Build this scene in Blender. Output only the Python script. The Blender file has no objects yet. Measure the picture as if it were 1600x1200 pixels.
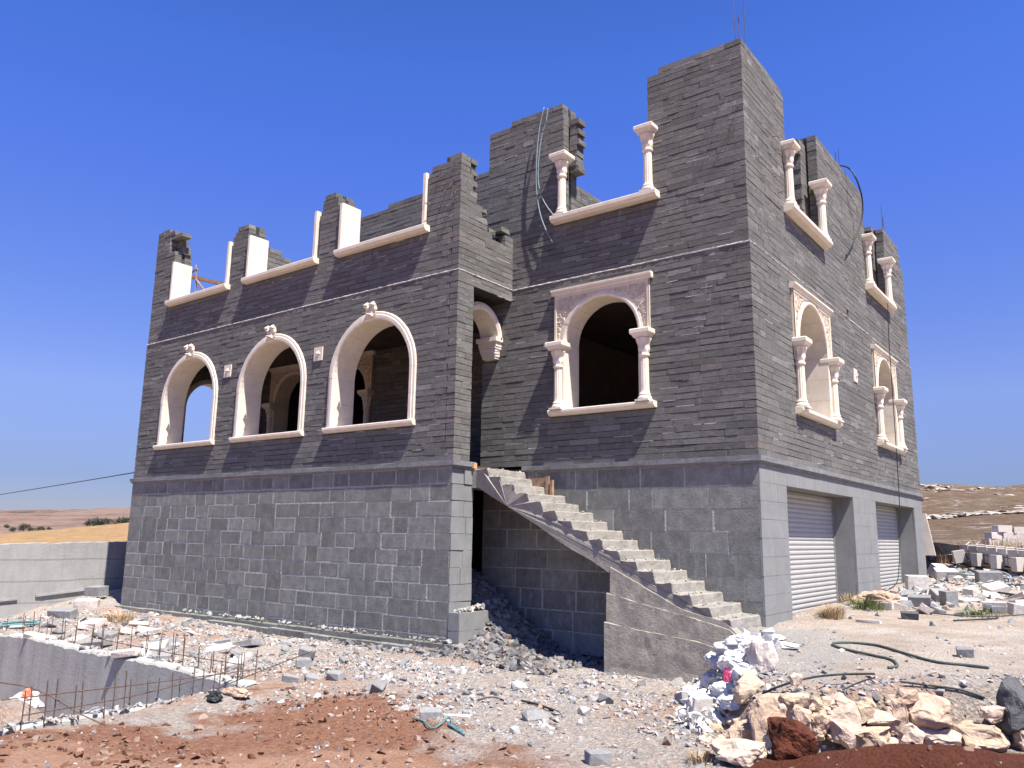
import bpy, bmesh, math, random
import numpy as np
from mathutils import Vector, Matrix, noise
random.seed(7); rng = np.random.default_rng(7)
sc = bpy.context.scene
COL = sc.collection
# ------------------------------------------------------------------ camera
CY, CP, CR, CF = 0.651194, 0.187052, 0.015096, 1256.46
Cc = np.array([8.795, -9.970, 1.237])
def _cam():
    f = np.array([-math.sin(CY)*math.cos(CP), math.cos(CY)*math.cos(CP), math.sin(CP)])
    r = np.array([math.cos(CY), math.sin(CY), 0.0]); u = np.cross(r, f)
    return r*math.cos(CR)+u*math.sin(CR), -r*math.sin(CR)+u*math.cos(CR), f
Rr, Uu, Ff = _cam()
cd = bpy.data.cameras.new('camera'); cam = bpy.data.objects.new('camera', cd); COL.objects.link(cam)
cd.sensor_width = 36; cd.lens = 36*CF/1600; cd.clip_end = 8000; cd.clip_start = 0.1
M = Matrix(((Rr[0], Uu[0], -Ff[0], Cc[0]), (Rr[1], Uu[1], -Ff[1], Cc[1]), (Rr[2], Uu[2], -Ff[2], Cc[2]), (0, 0, 0, 1)))
cam.matrix_world = M; sc.camera = cam
def ray(x, y): return Ff + Rr*(x-800)/CF - Uu*(y-600)/CF
def at(x, y, ax, val):
    d = ray(x, y); return Cc + d*(val-Cc[ax])/d[ax]
# ------------------------------------------------------------------ light
SUN = Vector((1.0, -0.305, 1.98)).normalized()
w = bpy.data.worlds.new('World'); sc.world = w; w.use_nodes = True
nt = w.node_tree; bg = nt.nodes['Background']
sky = nt.nodes.new('ShaderNodeTexSky'); sky.sky_type = 'NISHITA'; sky.sun_disc = False
sky.sun_elevation = math.asin(SUN.z); sky.sun_rotation = math.atan2(SUN.x, SUN.y)
sky.altitude = 900; sky.air_density = 1.0; sky.dust_density = 0.1; sky.ozone_density = 6.0
_tc = nt.nodes.new('ShaderNodeTexCoord'); _sx = nt.nodes.new('ShaderNodeSeparateXYZ'); nt.links.new(_tc.outputs['Generated'], _sx.inputs[0])
_rp = nt.nodes.new('ShaderNodeValToRGB'); _e = _rp.color_ramp.elements
for _ in range(3): _e.new(.5)
for _i, (_p, _c) in enumerate([(0.0, (.38, .35, .47)), (.06, (.44, .41, .57)), (.16, (.80, .68, .88)), (.52, (.60, .81, 1.0)), (1.0, (.26, .42, .55))]): _e[_i].position = _p; _e[_i].color = (*_c, 1)
_gm = nt.nodes.new('ShaderNodeMix'); _gm.data_type = 'RGBA'; _gm.blend_type = 'MULTIPLY'; _gm.inputs[0].default_value = 1
_bl = nt.nodes.new('ShaderNodeMapRange'); _bl.inputs[1].default_value = .16; _bl.inputs[2].default_value = .42; _bl.inputs[3].default_value = 1.0; _bl.inputs[4].default_value = 1.50
_cb = nt.nodes.new('ShaderNodeCombineColor'); _cb.inputs[0].default_value = 1; _cb.inputs[1].default_value = 1
nt.links.new(_sx.outputs[2], _rp.inputs[0]); nt.links.new(_sx.outputs[2], _bl.inputs[0]); nt.links.new(_bl.outputs[0], _cb.inputs[2])
nt.links.new(sky.outputs[0], _gm.inputs[6]); nt.links.new(_rp.outputs[0], _gm.inputs[7])
_g2 = nt.nodes.new('ShaderNodeMix'); _g2.data_type = 'RGBA'; _g2.blend_type = 'MULTIPLY'; _g2.inputs[0].default_value = 1
nt.links.new(_gm.outputs[2], _g2.inputs[6]); nt.links.new(_cb.outputs[0], _g2.inputs[7]); nt.links.new(_g2.outputs[2], bg.inputs[0])
bg.inputs[1].default_value = 0.078
sl = bpy.data.lights.new('sun', 'SUN'); sl.energy = 5.0; sl.angle = math.radians(0.53); sl.color = (1.0, 0.94, 0.85)
so = bpy.data.objects.new('sun', sl); COL.objects.link(so)
so.rotation_euler = (-SUN).to_track_quat('-Z', 'Y').to_euler(); so.location = (20, -5, 40)
sc.view_settings.view_transform = 'Standard'; sc.view_settings.look = 'None'
sc.view_settings.exposure = 1.08; sc.view_settings.gamma = 1; sc.view_settings.use_curve_mapping = False
sc.cycles.max_bounces = 5; sc.cycles.diffuse_bounces = 2
# ------------------------------------------------------------------ materials
class NT:
    def __init__(s, name):
        s.m = bpy.data.materials.new(name); s.m.use_nodes = True
        s.t = s.m.node_tree; s.b = s.t.nodes['Principled BSDF']; s.b.inputs['Roughness'].default_value = .85
        s.b.inputs['Specular IOR Level'].default_value = .25
        s.co = s.t.nodes.new('ShaderNodeTexCoord').outputs['Object']
    def n(s, ty, **k):
        x = s.t.nodes.new(ty)
        for a, v in k.items():
            if a[0] == '_': setattr(x, a[1:], v)
        return x
    def l(s, a, b): s.t.links.new(a, b)
    def coord(s, sx=1, sy=1, sz=1, src=None):
        x = s.n('ShaderNodeMapping'); x.inputs['Scale'].default_value = (sx, sy, sz); s.l(src or s.co, x.inputs[0]); return x.outputs[0]
    def noise(s, scale, det=4, rough=.6, vec=None):
        x = s.n('ShaderNodeTexNoise'); x.inputs['Scale'].default_value = scale; x.inputs['Detail'].default_value = det
        x.inputs['Roughness'].default_value = rough; s.l(vec or s.co, x.inputs['Vector']); return x.outputs['Fac']
    def vor(s, scale, feat='F1', vec=None, out='Distance'):
        x = s.n('ShaderNodeTexVoronoi', _feature=feat); x.inputs['Scale'].default_value = scale; s.l(vec or s.co, x.inputs['Vector']); return x.outputs[out]
    def ramp(s, fac, stops, interp='LINEAR'):
        x = s.n('ShaderNodeValToRGB'); x.color_ramp.interpolation = interp
        e = x.color_ramp.elements
        while len(e) < len(stops): e.new(0.5)
        for i, (p, c) in enumerate(stops):
            e[i].position = p; e[i].color = (c, c, c, 1) if not isinstance(c, tuple) else (*c, 1)
        s.l(fac, x.inputs[0]); return x.outputs[0]
    def mix(s, fac, a, b, mode='MIX'):
        x = s.n('ShaderNodeMix', _data_type='RGBA', _blend_type=mode)
        for i, v in ((0, fac), (6, a), (7, b)):
            if isinstance(v, (int, float)): x.inputs[i].default_value = v if i == 0 else (v, v, v, 1)
            elif isinstance(v, tuple): x.inputs[i].default_value = (*v, 1)
            else: s.l(v, x.inputs[i])
        return x.outputs[2]
    def math(s, op, a, b=0.0):
        x = s.n('ShaderNodeMath', _operation=op)
        for i, v in ((0, a), (1, b)):
            if isinstance(v, (int, float)): x.inputs[i].default_value = v
            else: s.l(v, x.inputs[i])
        return x.outputs[0]
    def attr(s, name):
        x = s.n('ShaderNodeAttribute'); x.attribute_name = name; return x.outputs['Fac']
    def isl(s): return s.n('ShaderNodeNewGeometry').outputs['Random Per Island']
    def orand(s): return s.n('ShaderNodeObjectInfo').outputs['Random']
    def bump(s, h, dist=.01, st=1.0):
        x = s.n('ShaderNodeBump'); x.inputs['Distance'].default_value = dist; x.inputs['Strength'].default_value = st
        s.l(h, x.inputs['Height']); s.l(x.outputs[0], s.b.inputs['Normal'])
    def col(s, c):
        if isinstance(c, tuple): s.b.inputs['Base Color'].default_value = (*c, 1)
        else: s.l(c, s.b.inputs['Base Color'])
        return s.m
def simple(name, c, rough=.7, metal=0, nz=None, bump=0, amt=.25):
    t = NT(name); t.b.inputs['Roughness'].default_value = rough; t.b.inputs['Metallic'].default_value = metal
    if nz:
        f = t.noise(nz, 5, .65)
        k = t.ramp(f, [(.3, 1-amt), (.7, 1+amt)])
        t.col(t.mix(1.0, c, k, 'MULTIPLY'))
        if bump: t.bump(t.noise(nz*2.5, 4), bump)
    else: t.col(c)
    return t.m
def brick_mat():
    t = NT('slate_brick')
    r = t.isl()
    base = t.ramp(r, [(0, (.112, .108, .101)), (.25, (.128, .124, .116)), (.5, (.139, .135, .126)), (.8, (.150, .146, .137)), (.955, (.166, .162, .151)), (.97, (.165, .140, .127)), (.985, (.185, .18, .17)), (1, (.215, .21, .20))])
    n1 = t.noise(7, 6, .7, t.coord(1, 1, 2.2))
    c = t.mix(1.0, base, t.ramp(n1, [(.28, .76), (.5, 1.0), (.75, 1.32)]), 'MULTIPLY')
    # fine horizontal cleft grain
    n2 = t.noise(60, 3, .6, t.coord(.25, .25, 1.6))
    c = t.mix(1.0, c, t.ramp(n2, [(.3, .84), (.7, 1.16)]), 'MULTIPLY')
    # white lime runs
    dr = t.noise(5.5, 6, .75, t.coord(3.0, 3.0, .55)); dr2 = t.noise(1.1, 3)
    k = t.math('MULTIPLY', t.ramp(dr, [(.58, 0.0), (.74, 1.0)]), t.ramp(dr2, [(.36, 0.0), (.6, .9)]))
    c = t.mix(k, c, (.40, .39, .375))
    sp = t.noise(34, 4, .7); k2 = t.ramp(sp, [(.70, 0.0), (.76, .7)])
    c = t.mix(k2, c, (.45, .43, .40))
    t.col(c); t.bump(t.math('ADD', t.noise(26, 6, .7, t.coord(1, 1, 1.8)), t.math('MULTIPLY', n2, .4)), .012, .9)
    return t.m
def block_mat():
    t = NT('basement_block'); r = t.isl()
    base = t.ramp(r, [(0, (.146, .146, .132)), (.5, (.176, .176, .159)), (1, (.213, .212, .192))])
    c = t.mix(1.0, base, t.ramp(t.noise(5, 7, .72), [(.28, .68), (.72, 1.42)]), 'MULTIPLY')
    c = t.mix(1.0, c, t.ramp(t.noise(45, 3), [(.3, .86), (.7, 1.14)]), 'MULTIPLY')
    k = t.math('MULTIPLY', t.ramp(t.noise(3.0, 7, .78, t.coord(2.2, 2.2, .8)), [(.53, 0.0), (.72, .75)]), 1.0)
    c = t.mix(k, c, (.36, .36, .355))
    t.col(c); t.bump(t.noise(30, 6, .7), .008, .8); return t.m
def stone_mat(name, a, b, dirt=.5, bump=.006):
    t = NT(name)
    n = t.noise(3.5, 7, .7)
    c = t.ramp(n, [(.3, a), (.7, b)])
    c = t.mix(t.math('MULTIPLY', t.ramp(t.noise(8, 6, .75), [(.55, 0.0), (.75, 1.0)]), dirt), c, (.50, .42, .34))
    c = t.mix(t.ramp(t.noise(50, 3), [(.66, 0.0), (.76, .35)]), c, (.42, .36, .30))
    g_ = t.math('MULTIPLY', t.ramp(t.noise(2.2, 7, .75, t.coord(4, 4, .8)), [(.52, 0.0), (.68, 1.0)]), .30)
    c = t.mix(g_, c, (.42, .37, .31))
    t.col(c); t.bump(t.noise(40, 5), bump, .7); t.b.inputs['Roughness'].default_value = .8; return t.m
def concrete_mat(name, c0, c1, sc_=2.0, bump=.012, board=False, streak=.3):
    t = NT(name)
    c = t.ramp(t.noise(sc_, 8, .72), [(.3, c0), (.7, c1)])
    c = t.mix(t.math('MULTIPLY', t.ramp(t.noise(3, 6, .7, t.coord(3, 3, .4)), [(.5, 0.0), (.75, 1.0)]), streak), c, tuple(x*.62 for x in c0))
    pit = t.ramp(t.vor(14), [(.03, 0.0), (.07, 1.0)])
    c = t.mix(t.math('MULTIPLY', t.math('SUBTRACT', 1.0, pit), t.ramp(t.noise(2.5), [(.5, 0.0), (.6, .8)])), c, tuple(x*.35 for x in c0))
    if board:
        wv = t.n('ShaderNodeTexWave', _bands_direction='Z'); wv.inputs['Scale'].default_value = .62; wv.inputs['Distortion'].default_value = .6
        wv.inputs['Detail'].default_value = 3; t.l(t.co, wv.inputs[0])
        c = t.mix(t.ramp(wv.outputs['Fac'], [(0, .45), (.03, 0.0)]), c, tuple(x*.45 for x in c0))
    t.col(c); h = t.math('ADD', t.noise(22, 8, .75), t.math('MULTIPLY', pit, .3)); t.bump(h, bump, 1.0); return t.m
def rock_mat(name, cols, bump=.02, by='isl', sc_=9):
    t = NT(name); r = t.isl() if by == 'isl' else t.orand()
    n = len(cols)
    c = t.ramp(r, [(i/(n-1), x) for i, x in enumerate(cols)])
    c = t.mix(1.0, c, t.ramp(t.noise(sc_, 8, .78), [(.3, .68), (.7, 1.30)]), 'MULTIPLY')
    c = t.mix(t.ramp(t.noise(sc_*1.3, 5, .7), [(.56, 0.0), (.68, .45)]), c, t.mix(1.0, c, (.80, .62, .48), 'MULTIPLY'))
    t.col(c); t.bump(t.noise(sc_*2.5, 7, .7), bump, .9); return t.m
MB_ = brick_mat(); MBL = block_mat()
MMORT = simple('joint_shade_mortar', (.05, .048, .045), .95, nz=9, bump=.01, amt=.5)  # joint shadow put into the colour: recessed mortar is near black
MMORTL = simple('pale_mortar', (0.37, 0.365, 0.335), .95, nz=12, bump=.02, amt=.3)
MLIME = simple('lime_mortar', (0.434, 0.420, 0.399), .9, nz=14, bump=.01)
MW = stone_mat('cream_limestone', (0.64, 0.56, 0.455), (0.76, 0.69, 0.585))
MWC = stone_mat('carved_limestone', (0.57, 0.49, 0.385), (0.72, 0.64, 0.525), .3)
MCON = concrete_mat('poured_concrete', (0.27, 0.268, 0.262), (0.36, 0.357, 0.348), 1.6, .012, True)
MCOND = concrete_mat('pit_concrete', (0.32, 0.318, 0.29), (0.44, 0.436, 0.40), 1.5, .010, False, .5)
MSTEP = concrete_mat('step_concrete', (0.255, 0.238, 0.210), (0.385, 0.360, 0.325), 5.0, .03)
MSUP = concrete_mat('rough_concrete', (0.30, 0.27, 0.225), (0.46, 0.42, 0.36), 6.0, .045)
MFACE = concrete_mat('garage_facing', (0.185, 0.190, 0.188), (0.252, 0.254, 0.250), 2.5, .005, False, .25)
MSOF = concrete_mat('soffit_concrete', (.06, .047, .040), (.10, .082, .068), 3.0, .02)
MSHUT = simple('shutter_steel', (0.37, 0.365, 0.345), .5, .0, nz=3, amt=.06)
MREB = simple('rusty_rebar', (.13, .085, .065), .8, .2, nz=30, amt=.4)
MWOOD = simple('weathered_wood', (.30, .19, .12), .85, nz=12, amt=.4)
MBLK = simple('black_rubber', (0.028, 0.032, 0.034), .5, nz=8, amt=.3)
MPIPE = simple('grey_conduit', (.22, .28, .30), .5, nz=8, amt=.2)
MHOSE = simple('green_hose', (.07, .09, .085), .55, nz=8, amt=.2)
MTEAL = simple('teal_rope', (.09, .22, .23), .7)
MBAG = simple('white_plastic_sack', (0.66, 0.65, 0.625), .55, nz=7, bump=.02, amt=.12)
MPINK = simple('pink_plastic', (.70, .10, .22), .5)
MORG = simple('orange_plastic', (.75, .22, .13), .5)
MSTEEL = simple('galvanised_steel', (.34, .35, .36), .5, .5, nz=6, amt=.2)
MTAR = simple('tan_sacking', (0.420, 0.301, 0.224), .9, nz=9, bump=.02)
MCHIP = rock_mat('rubble_chips', [(0.122, 0.126, 0.133), (0.216, 0.220, 0.223), (0.317, 0.313, 0.306), (0.432, 0.421, 0.407), (0.245, 0.245, 0.245), (0.475, 0.446, 0.410), (0.360, 0.259, 0.202), (0.202, 0.205, 0.209), (0.403, 0.389, 0.374)], .006, 'isl', 14)
MCHUNK = rock_mat('grey_chunk', [(0.173, 0.176, 0.180), (0.259, 0.259, 0.259), (0.360, 0.353, 0.342), (0.475, 0.461, 0.439)], .01, 'obj', 8)
MDCHIP = rock_mat('dark_chips', [(0.096, 0.096, 0.099), (0.156, 0.156, 0.159), (0.228, 0.222, 0.216), (0.180, 0.132, 0.102)], .006, 'isl', 14)
MTAN = rock_mat('tan_rock', [(0.42, 0.33, 0.235), (0.52, 0.42, 0.315), (0.45, 0.32, 0.235), (0.58, 0.50, 0.41)], .035, 'obj', 3)
MWROCK = rock_mat('white_rock', [(0.496, 0.440, 0.400), (0.560, 0.496, 0.448)], .03, 'obj', 3)
MBAS = rock_mat('basalt_rock', [(0.084, 0.087, 0.091), (0.112, 0.112, 0.115)], .03, 'obj', 5)
MCLOD = simple('red_clod', (0.091, 0.027, 0.014), .95, nz=8, bump=.06, amt=.45)
MCLODS = rock_mat('red_crumbs', [(0.105, 0.045, 0.027), (0.150, 0.075, 0.048), (0.20, 0.115, 0.08), (0.30, 0.22, 0.17)], .01, 'isl', 14)
MCB = rock_mat('cement_block', [(0.44, 0.40, 0.36), (0.58, 0.54, 0.50), (0.52, 0.485, 0.45)], .006, 'obj', 10)
MGB = rock_mat('grey_block', [(0.195, 0.195, 0.199), (0.270, 0.270, 0.270)], .006, 'obj', 10)
MDRY = rock_mat('dry_grass', [(0.330, 0.225, 0.112), (0.465, 0.338, 0.195), (0.390, 0.300, 0.180)], .0, 'isl', 5)
MGRN = rock_mat('green_grass', [(0.080, 0.128, 0.040), (0.176, 0.192, 0.072)], .0, 'isl', 5)
MTREE = rock_mat('far_foliage', [(.055, .062, .042), (.085, .09, .062)], .0, 'isl', 3)
# ------------------------------------------------------------------ object helpers
def mesh_obj(name, verts, faces, mat, parent=None, smooth=False, loc=None, rz=0):
    me = bpy.data.meshes.new(name); me.from_pydata([tuple(v) for v in verts], [], faces); me.update()
    if mat: me.materials.append(mat)
    if smooth: me.polygons.foreach_set('use_smooth', [True]*len(me.polygons))
    o = bpy.data.objects.new(name, me); COL.objects.link(o)
    if parent: o.parent = parent
    if loc is not None: o.location = loc
    if rz: o.rotation_euler[2] = rz
    return o
class MB:
    def __init__(s): s.v = []; s.f = []
    def add(s, v, f):
        k = len(s.v); s.v += [tuple(p) for p in v]; s.f += [tuple(i+k for i in q) for q in f]; return s
    def box(s, x0, x1, y0, y1, z0, z1, j=0, tilt=0):
        v = [(x0, y0, z0), (x1, y0, z0), (x1, y1, z0), (x0, y1, z0), (x0, y0, z1), (x1, y0, z1), (x1, y1, z1), (x0, y1, z1)]
        if j: v = [(a+random.uniform(-j, j), b+random.uniform(-j, j), c+random.uniform(-j, j)) for a, b, c in v]
        return s.add(v, [(0, 3, 2, 1), (4, 5, 6, 7), (0, 1, 5, 4), (1, 2, 6, 5), (2, 3, 7, 6), (3, 0, 4, 7)])
    def tube(s, pts, r, n=6):
        pts = [Vector(p) for p in pts]; k = len(s.v); up = Vector((0, 0, 1))
        for i, p in enumerate(pts):
            t = (pts[min(i+1, len(pts)-1)]-pts[max(i-1, 0)]).normalized()
            a = t.cross(up if abs(t.z) < .95 else Vector((1, 0, 0))).normalized(); b = t.cross(a)
            for q in range(n):
                g = 2*math.pi*q/n; s.v.append(tuple(p+(a*math.cos(g)+b*math.sin(g))*r))
        for i in range(len(pts)-1):
            for q in range(n): s.f.append((k+i*n+q, k+i*n+(q+1) % n, k+(i+1)*n+(q+1) % n, k+(i+1)*n+q))
        s.f.append(tuple(k+q for q in range(n))[::-1]); s.f.append(tuple(k+(len(pts)-1)*n+q for q in range(n)))
        return s
    def obj(s, name, mat, parent=None, smooth=False, loc=None, rz=0): return mesh_obj(name, s.v, s.f, mat, parent, smooth, loc, rz)
def empty(name, loc=(0, 0, 0), rz=0, parent=None):
    o = bpy.data.objects.new(name, None); COL.objects.link(o); o.location = loc; o.rotation_euler[2] = rz; o.empty_display_size = .1
    if parent: o.parent = parent
    return o
def tag(o, label=None, cat=None, group=None, kind=None):
    if label: o['label'] = label
    if cat: o['category'] = cat
    if group: o['group'] = group
    if kind: o['kind'] = kind
    return o
def copy_tree(o, parent=None):
    c = o.copy(); COL.objects.link(c); c.parent = parent
    for ch in list(o.children): copy_tree(ch, c)
    return c
def spline(pts, n=8):
    P = [Vector(p) for p in pts]; out = []
    for i in range(len(P)-1):
        a, b, c, d = P[max(i-1, 0)], P[i], P[i+1], P[min(i+2, len(P)-1)]
        for k in range(n):
            t = k/n; out.append(.5*((2*b)+(c-a)*t+(2*a-5*b+4*c-d)*t*t+(3*b-a-3*c+d)*t**3))
    out.append(P[-1]); return out
# ------------------------------------------------------------------ masonry
def intervals(z, regions, openings):
    iv = sorted((a, b) for a, b, z0, z1 in regions if z0 <= z < z1)
    m = []
    for a, b in iv:
        if m and a <= m[-1][1]+1e-4: m[-1][1] = max(m[-1][1], b)
        else: m.append([a, b])
    for op in openings:
        if op[0] == 'rect': _, a, b, z0, z1 = op; hit = z0 <= z < z1
        else:
            _, c, h, z0, zs = op; top = zs+h; hit = z0 <= z < top
            if hit: q = h if z < zs else math.sqrt(max(h*h-(z-zs)**2, 0)); a, b = c-q, c+q
        if hit:
            nm = []
            for s, e in m:
                if b <= s or a >= e: nm.append([s, e]); continue
                if a-s > .03: nm.append([s, a])
                if e-b > .03: nm.append([b, e])
            m = nm
    return m
def masonry(parent, z0, z1, n, regions, openings, T, lmin, lmax, loc, rz=0, bd=.2, q0=None, q1=None, mat=None, core=None,
            inset=.028, gap=.0095, vgap=.003, j=.0022, off=.0035, name='stone_wall', back=True, label=None):
    """local frame: x along the wall, y into the wall (outer face at y=0), z up"""
    b = MB(); c = MB(); ch = (z1-z0)/n
    ulo = min(r[0] for r in regions); uhi = max(r[1] for r in regions)
    for i in range(n):
        a0 = z0+i*ch; a1 = a0+ch; p = i % 2
        for s, e in intervals(a0+ch/2, regions, openings):
            s0, e0 = s, e
            if q0 is not None and abs(s-ulo) < .01 and p == q0: s += bd
            if q1 is not None and abs(e-uhi) < .01 and p == q1: e -= bd
            cy0 = inset; cy1 = T-inset if back else T
            ie = inset if inset > .01 else .002
            if e0-s0 > .1: c.box(s0+ie, e0-ie, cy0, cy1, a0, a1)
            for lay in ((0, 1) if back else (0,)):
                x = s
                while x < e-1e-6:
                    L = random.uniform(lmin, lmax)
                    if e-(x+L) < lmin*.6: L = e-x
                    g0 = vgap*random.uniform(.3, 1.3); g1 = gap*random.uniform(.3, 1.5)
                    o = random.uniform(-off, off)
                    if random.random() < .05: o -= off
                    d = bd*random.uniform(.8, 1.0) if x > s+.001 and x+L < e-.001 else bd
                    if lay == 0: y0, y1 = o, d
                    else: y0, y1 = T-d, T-o
                    y0 = max(y0, -.02)
                    edge0 = x == s; edge1 = abs(x+L-e) < 1e-6
                    b.box(x+(0 if edge0 else g0/2)+(random.uniform(-.004, .004) if edge0 else 0), x+L-(0 if edge1 else g0/2)+(random.uniform(-.004, .004) if edge1 else 0), y0, y1, a0+g1/2, a1-g1/2, j)
                    x += L
    if name == 'stone_wall' and back:
        m_ = MB()
        for i in range(1, n):
            zz = z0+i*ch
            for s, e in intervals(zz, regions, openings):
                x = s+.03
                while x < e-.1:
                    L = random.uniform(.05, .45)
                    if random.random() < .17: m_.box(x, min(x+L, e-.03), -.0015+random.uniform(-.002, .002), .03, zz-.0045, zz+.0035, .0012)
                    x += L+random.uniform(.02, .3)
    o1 = b.obj(name, mat or MB_, parent, loc=loc, rz=rz); nf = len(c.f)
    if name == 'stone_wall' and back: c.add(m_.v, m_.f)
    o2 = c.obj('mortar_bed', core or MMORT, o1)
    if len(c.f) > nf:
        o2.data.materials.append(MLIME); o2.data.polygons.foreach_set('material_index', [0]*nf+[1]*(len(c.f)-nf))
    if label: o1['label'] = label
    return o1
Wd, Dd, Lf, dB, d2 = 4.568, 11.45, 10.2, 1.545, 3.0
Z1, Z1t, Z2, ZT = 2.342, 2.46, 5.757, 9.23
PI2 = math.pi/2
house = tag(empty('unfinished_house'), 'large unfinished two-storey grey stone house with white arched windows and ragged open top', 'house')
# ---- facade A, lower storey (porch front)
WC = [-8.10, -5.07, -2.07]
NL = 32
masonry(house, Z1t, Z2, NL, [(-Lf, 0, 0, 9)], [('arch', c, 1.10, 3.16, 4.155) for c in WC], .42, .24, .62, (0, 0, 0), q1=1)
def prof(pts):  # stepped tops: list of (x0,x1,ztop)
    return [(a, b, 0, t) for a, b, t in pts]
NU = 34
masonry(house, Z2, Z2+NU*.104, NU, prof([
    (-10.2, -9.95, 8.62), (-9.95, -9.62, 8.50), (-9.62, -9.34, 8.02), (-9.36, -6.80, 6.66), 
    (-6.86, -6.20, 7.66), (-6.86, -6.72, 7.8), (-6.80, -6.62, 7.95), (-6.72, -6.30, 8.05), (-6.25, -3.75, 6.66),
    (-3.80, -3.16, 7.72), (-3.76, -3.30, 7.98), (-3.70, -3.38, 8.0), (-3.2, -.75, 6.66), (-.80, -.02, 7.76), (-.72, -.02, 7.84), (-.30, -.02, 7.94)]),
    [], .45, .24, .62, (0, .02, 0), q1=1, bd=.18)
# overhanging loose course on the far pier
for a_ in ((-9.95, -9.45, .03, .25, 8.50, 8.60), (-9.7, -9.12, .05, .3, 8.395, 8.49), (-9.66, -9.3, .22, .42, 8.02, 8.2), (-9.68, -9.4, .2, .4, 8.2, 8.39), (-10.1, -9.75, .05, .3, 8.62, 8.71)): MB().box(*a_, .008).obj('loose_stone', MB_, house)
# ---- side return of porch corner (x = 0)
masonry(house, Z1t, Z2, NL, [(0, dB-.004, 0, 9)], [('rect', .42, dB+.1, 0, 5.55)], .45, .18, .42, (0, 0, 0), PI2, q0=0, bd=.18)
masonry(house, Z2, Z2+NU*.104, NU, prof([(.0, .25, 7.94), (0, .34, 7.6), (0, .44, 7.3), (0, .60, 7.08), (0, .76, 6.92), (0, .91, 6.74), (0, dB-.004, 6.64), (1.3, dB-.004, 6.8)]),
        [], .4, .22, .5, (-.02, .02, 0), PI2, q0=0, bd=.16)
for a_ in ((-.35, -.1, .62, .86, 7.08, 7.17), (-.3, -.03, 1.22, 1.45, 6.85, 6.94), (-.4, -.12, .95, 1.15, 6.75, 6.84)): MB().box(*a_, .01).obj('loose_stone', MB_, house)
# ---- facade B
masonry(house, Z1t, Z2, NL, [(-.69, Wd, 0, 9)], [('arch', 1.92, .79, 3.40, 4.59)], .5, .24, .62, (0, dB, 0), q1=1)
masonry(house, Z2, ZT, 33, prof([(-.64, -.3, 9.1), (-.3, .9, 9.14), (-.1, 0.1, 9.2), (.0, .62, 9.3), (.62, 1.1, 9.2), (.9, 1.12, 8.98),
    (.9, 3.0, 6.93), (2.86, Wd-.02, 9.13), (3.08, Wd-.02, 9.3)]), [], .45, .24, .58, (0, dB+.02, 0), q1=1, bd=.18)
# ragged return stones of the upper left pier
b = MB()
for i in range(22):
    z = 6.95+i*.1053
    if z > 8.95 or z < 7.8: continue
    e = 1.31 + random.uniform(-.04, .04); b.box(1.14, e, dB+.20+random.uniform(-.02, .02), dB+.44, z, z+.098, .004)
b.obj('toothed_stone', MB_, house)
# ---- facade C (garage side)
CWc = [4.45, 9.87]
masonry(house, Z1t, Z2, NL, [(dB, dB+Dd, 0, 9)], [('arch', c, .87, 3.40, 4.59) for c in CWc], .5, .34, .85, (Wd, 0, 0), PI2, q0=0)
masonry(house, Z2, ZT, 33, prof([(dB+.02, 3.50, 9.3), (dB+.02, 3.56, 9.14), (3.3, 5.65, 6.93), (5.30, 5.45, 8.9), (5.45, 8.95, 9.2), (8.6, 9.02, 8.5), (8.8, 11.2, 6.93), (10.95, 12.6, 9.06), (10.95, 12.75, 8.8), (10.9, dB+Dd, 8.5), (12.9, dB+Dd, 8.3)]),
    [('rect', 5.30, 5.5, 6.93, 9.9), ('rect', 7.0, 7.14, 5.86, 6.0)], .45, .34, .8, (Wd-.02, 0, 0), PI2, q0=0, bd=.18)
for ya_, yb_ in ((5.16, 5.5), (10.75, 10.96)):
    b = MB()
    for i in range(20):
        z = 6.95+i*.1053; b.box(Wd-.44, Wd-.24, ya_+random.uniform(-.05, .05), yb_, z, z+.098, .004)
    b.obj('toothed_stone', MB_, house)
# ---- inner walls (porch back wall, recess return, left end, back)
PW = [-8.24, -6.2]
masonry(house, Z1t, Z2, NL, [(-Lf+.3, -.69, 0, 9)], [('arch', c, .79, 3.40, 4.59) for c in PW] + [('rect', -3.6, -2.5, 0, 4.7)], .4, .24, .62, (0, d2, 0), back=False)
masonry(house, Z2, ZT, 33, prof([(-6.4, -.9, 9.15), (-5.0, -1.2, 9.22)]), [], .4, .24, .6, (0, d2, 0), back=False)
masonry(house, Z1t, Z2, NL, [(dB+.5, d2, 0, 9)], [], .3, .24, .5, (-.69+.3, 0, 0), PI2)
masonry(house, Z1t, Z2, NL, [(.5, dB+Dd, 0, 9)], [('arch', 1.62, .72, 3.3, 4.3)], .4, .24, .6, (-Lf+.4, 0, 0), PI2)
masonry(house, Z2, Z2+2.1, 20, prof([(.45, 3.0, 7.45), (.45, 1.2, 7.55)]), [], .25, .26, .6, (-6.3, 0, 0), PI2, core=MLIME, inset=.012, vgap=.012, gap=.014)
b = MB(); b.box(-6.5, -6.32, .62, .95, 7.56, 7.66, .01); b.obj('loose_stone', MB_, house)
masonry(house, Z2, Z2+2.1, 20, prof([(2.0, 6.2, 7.85)]), [], .25, .26, .6, (1.0, 0, 0), PI2, core=MLIME, inset=.012, vgap=.012, gap=.014)
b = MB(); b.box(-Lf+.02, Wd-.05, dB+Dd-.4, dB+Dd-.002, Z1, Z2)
b.box(-.69, -.4, d2+.42, dB+Dd-.4, Z1, Z2-.2); b.obj('back_wall', MSOF, house)
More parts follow.
